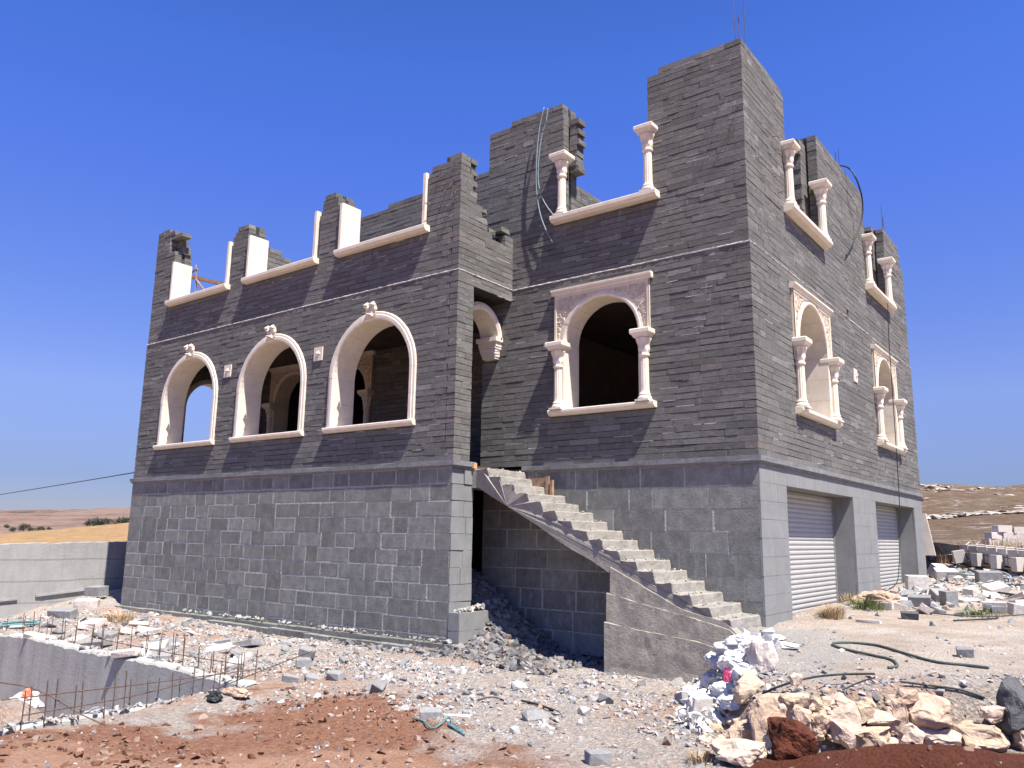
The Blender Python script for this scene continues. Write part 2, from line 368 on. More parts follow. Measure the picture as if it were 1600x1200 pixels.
b = MB(); b.box(-Lf+.03, Wd-.06, d2+.42, dB+Dd-.42, 5.56, 5.75); b.box(-Lf+.04, -.06, .06, d2+.42, 5.555, 5.74); b.box(-.06, Wd-.06, dB+.06, d2+.42, 5.565, 5.745)
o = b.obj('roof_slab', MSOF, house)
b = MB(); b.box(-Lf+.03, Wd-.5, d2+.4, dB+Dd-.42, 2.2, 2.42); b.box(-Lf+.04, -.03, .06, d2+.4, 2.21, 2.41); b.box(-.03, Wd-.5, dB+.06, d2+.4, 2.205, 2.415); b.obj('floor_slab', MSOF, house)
# ---- basement walls
GB = -.62; nB = 11
masonry(house, GB, Z1, nB, [(-Lf, -.036, -2, 9)], [], .45, .30, .72, (0, 0, 0), bd=.2, mat=MBL, core=MMORTL, inset=.0034, gap=.036, vgap=.042, j=.0010, off=.0012, name='basement_wall', back=False)
masonry(house, GB, Z1, nB, [(0, .54, -2, 9)], [], .40, .25, .54, (0, 0, 0), PI2, bd=.035, mat=MFACE, core=MMORT, inset=.03, gap=.008, vgap=.006, j=.004, off=.010, name='basement_pier', back=False)
masonry(house, GB, Z1, 9, [(-.6, Wd-.036, -2, 9)], [], .45, .38, .98, (0, dB, 0), bd=.2, mat=MBL, core=MMORTL, inset=.0034, gap=.018, vgap=.034, j=.0010, off=.0012, name='basement_wall', back=False)
masonry(house, GB, Z1, nB, [(dB, dB+Dd, -2, 9)], [('rect', 2.69, 6.50, -2, 2.02), ('rect', 8.22, 12.03, -2, 2.02)], .45, .5, 1.2, (Wd, 0, 0), PI2, bd=.034, mat=MFACE, core=MFACE, inset=.004, gap=.005, vgap=.004, j=.001, off=.001, name='garage_wall', back=False)
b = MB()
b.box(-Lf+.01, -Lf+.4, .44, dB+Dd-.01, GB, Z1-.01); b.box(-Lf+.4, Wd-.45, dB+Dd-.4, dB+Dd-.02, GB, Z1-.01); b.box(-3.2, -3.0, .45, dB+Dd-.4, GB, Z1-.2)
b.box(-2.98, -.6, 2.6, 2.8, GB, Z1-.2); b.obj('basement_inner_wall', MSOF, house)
# ---- cornice: moulded band and string line
def band(name, mat, pts, prof_, parent, jit=0):
    """sweep profile (outward, z) along plan polyline pts with mitred corners; outward = right-hand normal"""
    P = [Vector((x, y, 0)) for x, y in pts]; N = []
    for i in range(len(P)):
        ds = []
        if i > 0: ds.append((P[i]-P[i-1]).normalized())
        if i < len(P)-1: ds.append((P[i+1]-P[i]).normalized())
        ns = [Vector((d.y, -d.x, 0)) for d in ds]
        m = ns[0] if len(ns) == 1 else (ns[0]+ns[1])
        if len(ns) == 2: m = m/(1+ns[0].dot(ns[1]))
        N.append(m)
    v = []; k = len(prof_)
    for p, n in zip(P, N):
        for o, z in prof_: v.append(p+n*(o+(random.uniform(-jit, jit)))+Vector((0, 0, z+random.uniform(-jit, jit))))
    f = [(i*k+q, (i+1)*k+q, (i+1)*k+(q+1) % k, i*k+(q+1) % k) for i in range(len(P)-1) for q in range(k)]
    f += [tuple(range(k))[::-1], tuple((len(P)-1)*k+q for q in range(k))]
    return mesh_obj(name, v, f, mat, parent)
def subdiv(pts, s):
    out = []
    for a, c in zip(pts, pts[1:]):
        n = max(1, int(math.dist(a, c)/s)); out += [(a[0]+(c[0]-a[0])*i/n, a[1]+(c[1]-a[1])*i/n) for i in range(n)]
    return out+[pts[-1]]
CPR = [(-.15, Z1), (.025, Z1), (.028, Z1+.03), (.055, Z1+.036), (.058, Z1+.112), (.045, Z1t-.004), (-.15, Z1t-.004)]
MCORN = concrete_mat('cornice_stone', (.16, .162, .168), (.27, .27, .272), 6, .02)
band('cornice', MCORN, subdiv([(-Lf, .40), (-Lf, 0), (0, 0), (0, .52)], .35), CPR, house, .0025)
band('cornice', MCORN, subdiv([(.3, dB), (Wd, dB), (Wd, dB+Dd)], .35), CPR, house, .0025)
def lumps(pts, name='string_course', parent=house):
    P = subdiv(pts, .045); v = []; k = 5
    for x, y in P: pass
    N = []
    prf = [(-.05, -.004), (.0, -.012), (.012, 0), (.004, .014), (-.05, .010)]
    VV = []
    b_ = band(name, MLIME, P, [(o, Z2+z) for o, z in prf], parent, .0055)
    return b_
lumps([(-Lf, .02), (-Lf, 0), (0, 0), (0, dB-.01)]); lumps([(.01, dB), (Wd, dB), (Wd, dB+Dd)])
# ---- sweeping mortar smears: plinth ledge and corner bench
b = MB(); x = -Lf-.1
while x < .22:
    L = random.uniform(.35, .8); b.box(x+.004, min(x+L, .24)-.004, -.16+random.uniform(-.006, .006), -.004, -.66-.0*x, -.435+.004*(x)/1+random.uniform(-.006, .006), .004); x += L
x = -6.2
while x < .15:
    L = random.uniform(.35, .8); b.box(x+.004, min(x+L, .20)-.004, -.30+random.uniform(-.02, .02), -.165, -.75, -.515+random.uniform(-.012, .012), .005); x += L
b.obj('plinth_kerb', MBL, house)
b = MB()
for z0_, z1_ in ((-.62, -.25), (-.25, .035)):
    b.box(.005, .232, -.012, .37, z0_+.002, z1_-.002, .003); b.box(.005, .23, .374, .755, z0_+.002, z1_-.002, .003)
b.obj('corner_footing', MFACE, house)
# ------------------------------------------------------------------ white stone window parts (local: x along, -y outward, z up)
def arch_frame_mesh(hw, ring, z0, zs, depth, seg=.34, proud=.05):
    pr = [(hw, depth), (hw, -proud+.02), (hw+.018, -proud+.004), (hw+.03, -proud), (hw+ring*.55, -proud), (hw+ring*.6, -proud+.014), (hw+ring*.9, -proud+.016), (hw+ring, -proud+.03), (hw+ring, .05), (hw+.07, .05), (hw+.07, depth)]
    path = []   # (kind, param)
    n1 = max(1, round((zs-z0)/seg)); n2 = max(5, round(math.pi*(hw)/seg))
    segs = [[('l', z0+(zs-z0)*i/n1), ('l', z0+(zs-z0)*(i+1)/n1)] for i in range(n1)]
    segs += [[('a', math.pi-math.pi*(i+k/4)/n2) for k in range(5)] for i in range(n2)]
    segs += [[('r', zs-(zs-z0)*i/n1), ('r', zs-(zs-z0)*(i+1)/n1)] for i in range(n1)]
    b = MB(); k = len(pr)
    for sgm in segs:
        st = len(b.v); m = len(sgm); jo = random.uniform(-.003, .003)
        for q, (ty, t) in enumerate(sgm):
            e = .0016 if q == 0 else (-.0016 if q == m-1 else 0)
            for r, y in pr:
                r2 = r+jo*.6
                if ty == 'l': p = (-r2, y+jo, t+e)
                elif ty == 'r': p = (r2, y+jo, t-e)
                else: g = t-e/hw; p = (r2*math.cos(g), y+jo, zs+r2*math.sin(g))
                b.v.append(p)
        for q in range(m-1):
            for i in range(k): b.f.append((st+q*k+i, st+q*k+(i+1) % k, st+(q+1)*k+(i+1) % k, st+(q+1)*k+i))
        b.f.append(tuple(st+i for i in range(k))); b.f.append(tuple(st+(m-1)*k+i for i in range(k))[::-1])
    return b
def sill_mesh(x0, x1, ztop, depth, proud=.12, h=.1):
    pr = [(depth, ztop-h), (.0, ztop-h), (-proud+.05, ztop-h+.004), (-proud+.02, ztop-h+.03), (-proud, ztop-h+.05), (-proud, ztop-.012), (-proud+.012, ztop), (depth, ztop)]
    b = MB(); k = len(pr); n = 3
    for i in range(n):
        a = x0+(x1-x0)*i/n+.001; c = x0+(x1-x0)*(i+1)/n-.001; st = len(b.v); jo = random.uniform(-.002, .002)
        for x in (a, c):
            for y, z in pr: b.v.append((x, y+jo, z+jo))
        for q in range(k): b.f.append((st+q, st+k+q, st+k+(q+1) % k, st+(q+1) % k))
        b.f.append(tuple(st+q for q in range(k))[::-1]); b.f.append(tuple(st+k+q for q in range(k)))
    return b
def column_mesh(z0, z1, r=.080):
    b = MB(); H = z1-z0; n = 48
    pf = []  # (z, radius, flute depth, leaf amp, squareness)
    pf += [(0, r*1.42, 0, 0), (.035, r*1.42, 0, 0), (.05, r*1.46, 0, 0), (.075, r*1.36, 0, 0), (.09, r*1.12, 0, 0), (.11, r*1.22, 0, 0), (.13, r*1.10, 0, 0), (.15, r*1.0, 0, 0)]
    c0 = H-.44
    pf += [(.18, r*.98, .10, 0), (c0-.05, r*.90, .10, 0), (c0-.02, r*.92, 0, 0), (c0, r*1.16, 0, 0), (c0+.03, r*1.16, 0, 0), (c0+.045, r*.95, 0, 0)]
    for i in range(9):
        t = i/8; pf.append((c0+.06+.23*t, r*(1.0+.62*t**1.6+.10*math.sin(t*9)), 0, .13*math.sin(math.pi*t)))
    pf += [(c0+.30, r*1.35, 0, 0)]
    for z, rad, fl, lf in pf:
        for q in range(n):
            g = 2*math.pi*q/n
            rr = rad*(1-fl*(0.5+.5*math.cos(g*12))**3+lf*math.cos(g*8)+lf*.5*math.cos(g*16+z*40))
            b.v.append((rr*math.cos(g), rr*math.sin(g), z0+z))
    m = len(pf)
    for i in range(m-1):
        for q in range(n): b.f.append((i*n+q, i*n+(q+1) % n, (i+1)*n+(q+1) % n, (i+1)*n+q))
    zz = z0+c0+.30; s = r*1.95
    # abacus: chamfered square slabs with concave-ish flare
    st = len(b.v)
    lv = [(s*.82, zz-.002), (s*.9, zz+.03), (s*1.08, zz+.055), (s*1.12, zz+.07), (s*1.12, zz+.125), (s*1.06, z0+H)]
    for a, z in lv: b.v += [(-a, -a, z), (a, -a, z), (a, a, z), (-a, a, z)]
    for i in range(len(lv)-1):
        for q in range(4): b.f.append((st+i*4+q, st+i*4+(q+1) % 4, st+(i+1)*4+(q+1) % 4, st+(i+1)*4+q))
    b.f.append((st+3, st+2, st+1, st)); e = st+(len(lv)-1)*4; b.f.append((e, e+1, e+2, e+3))
    s2 = r*1.5; b.box(-s2, s2, -s2, s2, z0-.0, z0+.03)
    return b
def panel_mesh(hwp, z0, z1, hw, zs, y0=-.035):
    """carved spandrel: relief grid with arch cut away"""
    rnd = random.Random(3); sp = []
    for i in range(900):
        x = rnd.uniform(0, hwp); z = rnd.uniform(z0, z1)
        if math.hypot(x, z-zs) > hw+.075 and x < hwp-.06 and z < z1-.07 and all(math.hypot(x-a, z-c) > .078 for a, c, *_ in sp): sp.append((x, z, rnd.uniform(.042, .056), rnd.choice((-1, 1)), rnd.uniform(0, 6)))
    def hgt(x, z):
        x = abs(x); h = 0
        if x > hwp-.045 or z > z1-.05: return .026
        for a, c, R, sg, ph in sp:
            dx, dz = x-a, z-c; d = math.hypot(dx, dz)
            if d < R*1.25:
                t = (d/R*2.1 - sg*(math.atan2(dz, dx)+ph)/(2*math.pi)) % 1.0
                h = max(h, .024*max(0, 1-abs(t-.5)*2.6)*min(1, (R*1.25-d)/(R*.3)))
        h += .006*max(0, noise.noise(Vector((x*28, z*28, 1))))
        return h
    nx = 190; dx = 2*hwp/nx; nz = int((z1-z0)/dx); b = MB(); ids = {}
    def vid(i, k):
        if (i, k) not in ids:
            x = -hwp+i*dx; z = z0+(z1-z0)*k/nz; ids[i, k] = len(b.v); b.v.append((x, y0+.012-hgt(x, z), z))
        return ids[i, k]
    for i in range(nx):
        for k in range(nz):
            x = -hwp+(i+.5)*dx; z = z0+(z1-z0)*(k+.5)/nz
            if math.hypot(x, max(z-zs, 0)) < hw+.02: continue
            b.f.append((vid(i, k), vid(i+1, k), vid(i+1, k+1), vid(i, k+1)))
    for sx in (-1, 1):
        x = sx*hwp; b.add([(x, y0, z0), (x, .1, z0), (x, .1, z1), (x, y0, z1)], [(0, 1, 2, 3)])
        xs_ = sorted((sx*(hw+.03), sx*hwp)); b.add([(xs_[0], y0, z0), (xs_[1], y0, z0), (xs_[1], .1, z0), (xs_[0], .1, z0)], [(0, 1, 2, 3)])
    return b
def flower_mesh(R, petals=7, bulge=.05):
    b = MB(); n = 42
    for i in range(8):
        t = i/7
        for q in range(n):
            g = 2*math.pi*q/n; pet = abs(math.cos(g*petals/2)); rr = R*t*(.62+.38*pet**.6)
            y = -bulge*(1-t**2)*(.55+.45*pet) - (.02 if t < .25 else 0)
            b.v.append((rr*math.cos(g), y, rr*math.sin(g)))
    for i in range(7):
        for q in range(n): b.f.append((i*n+q, (i+1)*n+q, (i+1)*n+(q+1) % n, i*n+(q+1) % n))
    return b
RANDM = {}
def ornate_window(x, wl, loc, rz, full=True, hw=.72, half=1.025, depth=.42, zoff=0):
    """arched surround with two columns, sill, carved panel, hood; returns the part mesh"""
    key = (full, round(hw, 3), round(half, 3), depth, zoff)
    if key not in RANDM:
        zs0 = 3.40+zoff; zc = 4.59+zoff; d = {}
        d['sill'] = sill_mesh(-half, half, zs0, depth-.05, .13 if full else .185, .1 if full else .12).obj('sill', MW)
        d['colL'] = column_mesh(zs0, zc).obj('column', MW, smooth=False)
        d['colR'] = d['colL'].copy(); COL.objects.link(d['colR'])
        cx = half-.185
        d['colL'].location = (-cx, -.06, 0); d['colR'].location = (cx, -.06, 0)
        if full:
            d['root'] = arch_frame_mesh(hw, .105, zs0, zc, depth).obj('arched_window', MW)
            d['panel'] = panel_mesh(half-.09, zc, zc+.88, hw+.07, zc).obj('carved_panel', MWC)
            hd = MB(); P = [(.1, 0), (-.05, 0), (-.075, .02), (-.075, .05), (-.10, .07), (-.10, .10), (.1, .105)]
            for xx in (-half+.03, half-.03): hd.v += [(xx, y, zc+.88+z) for y, z in P]
            k = len(P); hd.f = [(q, k+q, k+(q+1) % k, (q+1) % k) for q in range(k)]+[tuple(range(k))[::-1], tuple(range(k, 2*k))]
            d['hood'] = hd.obj('hood', MW)
        else:
            d['root'] = d.pop('sill'); d['root'].name = 'window_sill'
        for q, o in d.items():
            if q != 'root': o.parent = d['root']
        RANDM[key] = d['root']; r = d['root']; r.parent = house
    else: r = copy_tree(RANDM[key], house)
    r.location = loc; r.rotation_euler[2] = rz
    if wl: r['label'] = wl
    return r
ornate_window(0, 'arched window beside the porch entrance on the front wall', (1.92, dB, 0), 0)
for c, l in zip(CWc, ('nearer arched window above the garage doors', 'farther arched window above the garage doors')): ornate_window(0, l, (Wd, c, 0), PI2, hw=.80, half=1.15)
for c, l in zip(PW, ('left arched window inside the porch', 'right arched window inside the porch')): ornate_window(0, l, (c, d2, 0), 0)
ornate_window(0, None, (2.0, dB+.02, 0), 0, full=False, half=1.06, zoff=3.56)
for c in CWc: ornate_window(0, None, (Wd-.02, c, 0), PI2, full=False, half=1.15, zoff=3.56)
# porch arches of facade A
fm = None
for c, l in zip(WC, ('leftmost arched porch opening with sky behind', 'middle arched porch opening', 'right arched porch opening nearest the entrance')):
    if fm is None:
        fm = arch_frame_mesh(1.0, .155, 3.20, 4.155, .50, .42, .05).obj('arched_window', MW, house, loc=(c, 0, 0))
        sill_mesh(-1.18, 1.18, 3.20, .47, .10).obj('sill', MW, fm)
        ky = flower_mesh(.15, 6, .10); [ky.add([(a*.8+dx, b_-.05, c_*.8+dz) for a, b_, c_ in flower_mesh(.09, 5, .07).v], flower_mesh(.09, 5, .07).f) for dx, dz in ((-.08, .07), (.08, .07), (0, -.11))]
        ky.box(-.07, .07, -.07, .05, -.14, .10); k = ky.obj('keystone', MW, fm, loc=(0, -.06, 5.34))
        o = fm
    else: o = copy_tree(fm, house); o.location = (c, 0, 0)
    o['label'] = l
# rosette plaques
rs = flower_mesh(.09, 5, .05); rs.box(-.125, .125, -.02, .06, -.135, .135)
r0 = rs.obj('rosette_plaque', MW, house, loc=(-6.63, 0, 4.70))
for x, y, z, rz in ((-3.59, 0, 4.70, 0), (Wd, 7.25, 4.6, PI2)):
    c = r0.copy(); COL.objects.link(c); c.location = (x, y, z); c.rotation_euler[2] = rz
# upper openings of facade A: sill with jamb slabs
for a, e in ((-9.334, -6.846), (-6.231, -3.792), (-3.176, -.733)):
    s = sill_mesh(a, e, 6.72, .46, .15, .12).obj('window_sill', MW, house, loc=(0, .02, 0))
    for side in (0, 1):
        b = MB()
        if side == 0: b.box(a+.0, a+.075, -.03, .44, 6.722, 7.74); b.box(a+.0, a+.062, -.045, -.03, 6.722, 7.735)
        else: b.box(e-.175, e-.10, -.03, .44, 6.722, 7.76); b.box(e-.165, e-.10, -.045, -.03, 6.722, 7.755)
        b.obj('jamb_slab', MW, s)
# end arch and entrance arch
af = arch_frame_mesh(.68, .12, 3.2, 4.3, .35).obj('arched_window', MW, house, loc=(-Lf+.4, 1.62, 0), rz=PI2)
# entrance arch spanning from pier to wall: only deep voussoir ring, no jambs (x = -.35)
def half_ring(hw, ring, zs, depth, n=6):
    b = MB(); pr = [(hw, depth), (hw, 0), (hw+.05, -.03), (hw+.09, -.03), (hw+.11, 0), (hw+ring, .01), (hw+ring, depth)]
    k = len(pr)
    for i in range(n):
        st = len(b.v)
        for q in range(5):
            g = math.pi*(1-(i+q/4)/n)+(.003 if q == 0 else -.003 if q == 4 else 0)
            for r, y in pr: b.v.append((r*math.cos(g), y, zs+r*math.sin(g)))
        for q in range(4):
            for j in range(k): b.f.append((st+q*k+j, st+q*k+(j+1) % k, st+(q+1)*k+(j+1) % k, st+(q+1)*k+j))
        b.f.append(tuple(st+j for j in range(k))); b.f.append(tuple(st+4*k+j for j in range(k))[::-1])
    return b
EA = half_ring(.46, .14, 4.83, .42, 8).obj('entrance_arch', MW, house, loc=(-.24, .975, 0), rz=PI2)
cb = MB(); cb.box(-.60, -.40, -.03, .45, 4.79, 4.87); cb.obj('corbel', MW, EA); cb = MB(); cb.box(.36, .60, -.03, .45, 4.79, 4.87); cb.box(.40, .58, 0, .42, 4.70, 4.79)
for i in range(5): cb.box(.40+.010*i, .58, .01+.012*i, .40-.012*i, 4.70-.045*(i+1), 4.70-.045*i, .006)
cb.obj('corbel', MW, EA)
# ---- garage doors
def shutter(y0, y1, z0, label):
    b = MB(); n = 132; H = 2.06-z0
    pts = []
    pitch = .082
    for i in range(n*2):
        z = z0+H*i/(n*2-1); ph = ((z-z0) % pitch)/pitch
        pts.append((-.016*abs(math.sin(math.pi*ph))**.7, z))
    for x in (y0, y1): b.v += [(x, y, z) for y, z in pts]
    m = len(pts); b.f = [(i, m+i, m+i+1, i+1) for i in range(m-1)]
    o = b.obj('garage_door', MSHUT, house, loc=(4.155, 0, 0), rz=PI2)
    g = MB(); g.box(y0-.01, y0+.04, -.03, .02, z0, 2.04); g.box(y1-.04, y1+.01, -.03, .02, z0, 2.04); g.obj('guide_rail', MSTEEL, o)
    o['label'] = label
b = MB()
shutter(2.69, 6.50, 0.0, 'nearer ribbed grey roller shutter'); shutter(8.22, 12.03, .15, 'farther ribbed grey roller shutter')
# rusty tie wires poking out of the walls
for k in range(64):
    face = random.choice('BCCQ'); b = MB(); L = random.uniform(.04, .15)
    if face == 'B': x, z = random.choice([(random.uniform(3.0, 4.5), random.uniform(7.3, 8.6)), (random.uniform(-.3, .8), random.uniform(7.4, 8.5))]); p = Vector((x, dB+.02, z)); d = Vector((random.uniform(-.3, .3), -1, random.uniform(-.8, .4)))
    elif face == 'C': y, z = random.choice([(random.uniform(1.8, 3.1), random.uniform(6.9, 8.4)), (random.uniform(6, 8.4), random.uniform(6.3, 7.8)), (random.uniform(11, 12.8), random.uniform(6.9, 8.2))]); p = Vector((Wd-.02, y, z)); d = Vector((1, random.uniform(-.3, .3), random.uniform(-1.2, .2)))
    else: p = Vector((random.uniform(-.7, -.05), .02, random.uniform(7.1, 7.7))); d = Vector((random.uniform(-.3, .3), -1, random.uniform(-.8, .4)))
    d.normalize(); b.tube([p-d*.03, p+d*L*.6, p+d*L+Vector((0, 0, -L*.3))], .0065, 4); b.obj('tie_wire', MREB, house)
# rebar on the roof corner and door-side pieces
for x, y, h in ((4.40, 1.80, 1.1), (4.46, 2.02, 1.25), (4.36, 2.05, .8), (4.42, 2.62, .42), (4.40, 7.4, .45), (4.42, 7.6, .6), (4.42, 11.6, .7), (4.42, 11.8, .5), (4.38, 11.75, .4)):
    t_ = random.uniform(-.05, .05); MB().tube([(x, y, 8.9), (x+t_*.4, y+t_, 9.2+h*.5), (x+t_, y-t_, 9.2+h)], .006, 5).obj('rebar', MREB, house)
exec_rest = True
# ------------------------------------------------------------------ staircase
st = tag(empty('concrete_staircase', (4.5, .47, 0)), 'rough bare concrete staircase climbing to the porch entrance', 'staircase')
st_inv = Vector((-4.5, -.47, 0))
NS = 16; x0, x1, zb, zt = .10, 4.50, .06, 2.345; yf, yb = .47, dB-.012
run = (x1-x0)/NS; rise = (zt-zb)/NS
# rough stepped flight: jittered grid cross-sections
ny = 9; prof_pts = []
for i in range(NS):
    xr = x1-i*run; za = zb+i*rise
    if i == 0: prof_pts.append((xr, -.3))
    prof_pts += [(xr+.012, za+.01), (xr+.004, za+rise*.5), (xr-.004, za+rise-.012), (xr-.022, za+rise), (xr-run*.5, za+rise-.006), (xr-run+.03, za+rise-.001)]
prof_pts += [(-.35, zt), (-.35, zt-.32), (x0+.05, zt-.30)]
for i in range(1, 14): prof_pts.append((x0+.05+(x1-x0-.3)*i/13, zt-.30-(zt-zb)*1.0*i/13*(4.1/4.4)))
b = MB(); k = len(prof_pts); yy = [yf+(yb-yf)*i/(ny-1) for i in range(ny)]
yy[1] = yf+.02
for j_, y in enumerate(yy):
    for q, (x, z) in enumerate(prof_pts):
        edge = .016 if j_ == 0 else .011
        n_ = noise.noise_vector(Vector((x*7, y*7, z*7)))*edge + noise.noise_vector(Vector((x*24, y*24, z*24)))*.007
        chip = .012 if (j_ == 0 and random.random() < .3) else 0
        yo = ((0, -.012, -.030, -.034, -.022, -.006)[(q-1) % 6] if (j_ == 0 and 0 < q <= NS*6) else 0)
        b.v.append((x+n_.x-chip, y+n_.y*.6+chip+yo, z+n_.z-chip))
for j_ in range(ny-1):
    for q in range(k): b.f.append((j_*k+q, j_*k+(q+1) % k, (j_+1)*k+(q+1) % k, (j_+1)*k+q))
b.f.append(tuple(range(k))[::-1]); b.f.append(tuple((ny-1)*k+q for q in range(k)))
b.v = [tuple(Vector(v)+st_inv) for v in b.v]
fl = b.obj('flight', MSTEP, st)
# support wall in three rough lifts
def rough_slab(poly, y0, y1, name, mat, parent, off, amp=.011, cell=.05):
    """vertical slab: polygon (x,z) gridded on the front, closed to y1"""
    xs = [p[0] for p in poly]; zs = [p[1] for p in poly]
    def top(x):
        for (a, c), (d, e) in zip(poly, poly[1:]):
            if a <= x <= d: return c+(e-c)*(x-a)/(d-a)
        return poly[-1][1]
    xa, xb = min(xs), max(xs); nx = int((xb-xa)/cell); b = MB(); nz = 10
    base = -.8
    for i in range(nx+1):
        x = xa+(xb-xa)*i/nx; t = top(x)
        for q in range(nz+1):
            z = base+(t-base)*q/nz; v = noise.noise_vector(Vector((x*5, y0*9, z*5)))*amp+noise.noise_vector(Vector((x*17, y0*9, z*17)))*amp*.5
            b.v.append((x+(v.x if 0 < i < nx else v.x*.5), y0+v.y, z+v.z))
        v = noise.noise_vector(Vector((x*6, 3, t*5)))*amp; b.v.append((x, y1, t+v.z))
    m = nz+2
    for i in range(nx):
        for q in range(m-1): b.f.append((i*m+q, (i+1)*m+q, (i+1)*m+q+1, i*m+q+1))
    b.v.append((xa, y1, base)); b.v.append((xb, y1, base)); e = len(b.v)
    b.f.append(tuple(range(m))[::-1]+(e-2,)); b.f.append(tuple(nx*m+q for q in range(m))+(e-1,))
    b.v = [tuple(Vector(v)+off) for v in b.v]
    return b.obj(name, mat, parent)
rough_slab([(2.70, .82), (3.79, .30), (4.42, .17), (4.7, -.05)], .44, .62, 'support_wall', MSUP, st, st_inv)
rough_slab([(2.66, .45), (3.4, .30), (4.0, .19), (4.5, .08), (4.9, -.25)], .40, .438, 'support_wall', MSUP, st, st_inv)
rough_slab([(2.64, .05), (3.2, -.02), (4.05, -.10), (4.6, -.22), (4.95, -.4)], .36, .398, 'support_wall', MSUP, st, st_inv)
b = MB(); b.box(2.73, 4.4, .63, dB-.02, -.7, -.05); b.v = [tuple(Vector(v)+st_inv) for v in b.v]; b.obj('support_wall', MSUP, st)
# ------------------------------------------------------------------ terrain
def vnoise(x, y, s, seed=0):
    r = np.random.default_rng(seed); T = r.random((256, 256))
    x = x/s; y = y/s; xi = np.floor(x).astype(int); yi = np.floor(y).astype(int); fx = x-xi; fy = y-yi
    fx = fx*fx*(3-2*fx); fy = fy*fy*(3-2*fy); a = T[xi % 256, yi % 256]; b_ = T[(xi+1) % 256, yi % 256]; c = T[xi % 256, (yi+1) % 256]; d = T[(xi+1) % 256, (yi+1) % 256]
    return (a*(1-fx)+b_*fx)*(1-fy)+(c*(1-fx)+d*fx)*fy-.5
def sstep(a, b_, x): t = np.clip((x-a)/(b_-a), 0, 1); return t*t*(3-2*t)
def sdist(x, y, poly):
    """signed distance, positive inside"""
    P = np.array(poly); d = np.full(x.shape, 1e9); ins = np.zeros(x.shape, bool)
    for i in range(len(P)):
        a = P[i]; b_ = P[(i+1) % len(P)]; e = b_-a; L = e@e
        t = np.clip(((x-a[0])*e[0]+(y-a[1])*e[1])/L, 0, 1)
        d = np.minimum(d, np.hypot(x-a[0]-t*e[0], y-a[1]-t*e[1]))
        c = ((a[1] > y) != (b_[1] > y)) & (x < (b_[0]-a[0])*(y-a[1])/(b_[1]-a[1]+1e-12)+a[0]); ins ^= c
    return np.where(ins, d, -d)
TERR = [(4.3, 1.7), (4.45, .25), (4.95, -.7), (5.35, -1.55), (5.95, -2.35), (6.35, -2.55), (6.80, -2.08), (7.25, -1.58), (7.8, -1.08), (9, -.5), (20, .2), (90, 0), (90, 90), (4.3, 90)]
PIT = [(.34, -3.93), (-9.2, -3.93), (-14, -4.6), (-14, -12), (.34, -12)]
def height(x, y):
    x = np.asarray(x, float); y = np.asarray(y, float)
    base = -.53+.03*np.clip(y+4, -4, 0)-.11*sstep(-7, -3, x)*sstep(-1.6, -.5, y)
    wl = sstep(-8.6, -12, x)*sstep(-8, -3, y); base = base+wl*np.clip((y+.3)*.23, -.5, .25)
    tz = .0+.024*np.clip(y, -3, 13)+.055*np.clip(x-4.8, 0, 6)*sstep(3, 12, y)+.10*np.clip(y-13, 0, 9)
    sd = sdist(x, y, TERR)
    k = sstep(-.30+.14*sstep(6.1, 6.5, x), .12, sd+.08*vnoise(x, y, .35, 3)); h = base*(1-k)+tz*k
    # rubble spilling out from under the porch
    pil = 1.28*np.exp(-(((x+.75)/.95)**2+((y-1.25)/.85)**2))+.30*np.exp(-(((x-.55)/.6)**2+((y-1.15)/.5)**2))+.20*np.exp(-(((x-.75)/.75)**2+((y-.15)/.55)**2))
    h = h+pil*(x < 3)
    # banked debris near staircase foot and the boulder edge
    h = h+.18*np.exp(-(((x-5.55)/.5)**2+((y+1.15)/.7)**2))*(1-k*.5)
    # red mounds
    h = h+.14*np.exp(-(((x-1.9)/1.6)**2+((y+7.3)/.8)**2))+.10*np.exp(-(((x-4.2)/1.0)**2+((y+5.6)/.45)**2))
    h = h+.30*np.exp(-(((x-8.0)/1.7)**2+((y+3.05)/.62)**2))*sstep(-.30, -.75, sd)+.16*np.exp(-(((x-7.0)/.6)**2+((y+4.3)/.4)**2))
    near = sstep(40, 14, np.hypot(x, y))
    h = h+near*(.09*vnoise(x, y, 1.3, 1)+.055*vnoise(x, y, .42, 2)+.030*vnoise(x, y, .16, 4)+.016*vnoise(x, y, .08, 5))*(1-.72*k*sstep(.3, 1.2, sd))
    # concrete pit
    pd = sdist(x, y, PIT); fill = .0+1.32*np.exp(-(((x+1.35)/1.5)**2+((y+5.75)/.75)**2))
    h = np.where(pd > 0, -1.95+fill+.12*vnoise(x, y, .5, 8)+.08*vnoise(x, y, .2, 9), h)
    # wider countryside
    R = np.hypot(x, y); h = h-sstep(30, 400, R)*1.5
    return h
def hz(x, y): return float(height(np.array([x]), np.array([y]))[0])
def G(px, py):
    """ground point seen at this pixel"""
    d = ray(px, py); hd = math.hypot(d[0], d[1]); T = np.linspace(3.5, 60, 2300)/hd
    P = Cc[None, :]+d[None, :]*T[:, None]; below = P[:, 2] < height(P[:, 0], P[:, 1]); k = int(np.argmax(below)) if below.any() else len(T)-1
    p = P[k]; return Vector((p[0], p[1], hz(p[0], p[1])))
def axis(lo, hi, segs):
    out = []
    for a, c, s in segs: out += list(np.arange(a, c, s))
    out.append(segs[-1][1]); g = .15; v = segs[-1][1]; up = []
    while v < hi: g *= 1.22; v += g; up.append(v)
    g = .15; v = segs[0][0]; dn = []
    while v > lo: g *= 1.22; v -= g; dn.append(v)
    return np.array(dn[::-1]+out+up)
X = axis(-4000, 4000, [(-14, -4.5, .09), (-4.5, 9.6, .055), (9.6, 11, .15)])
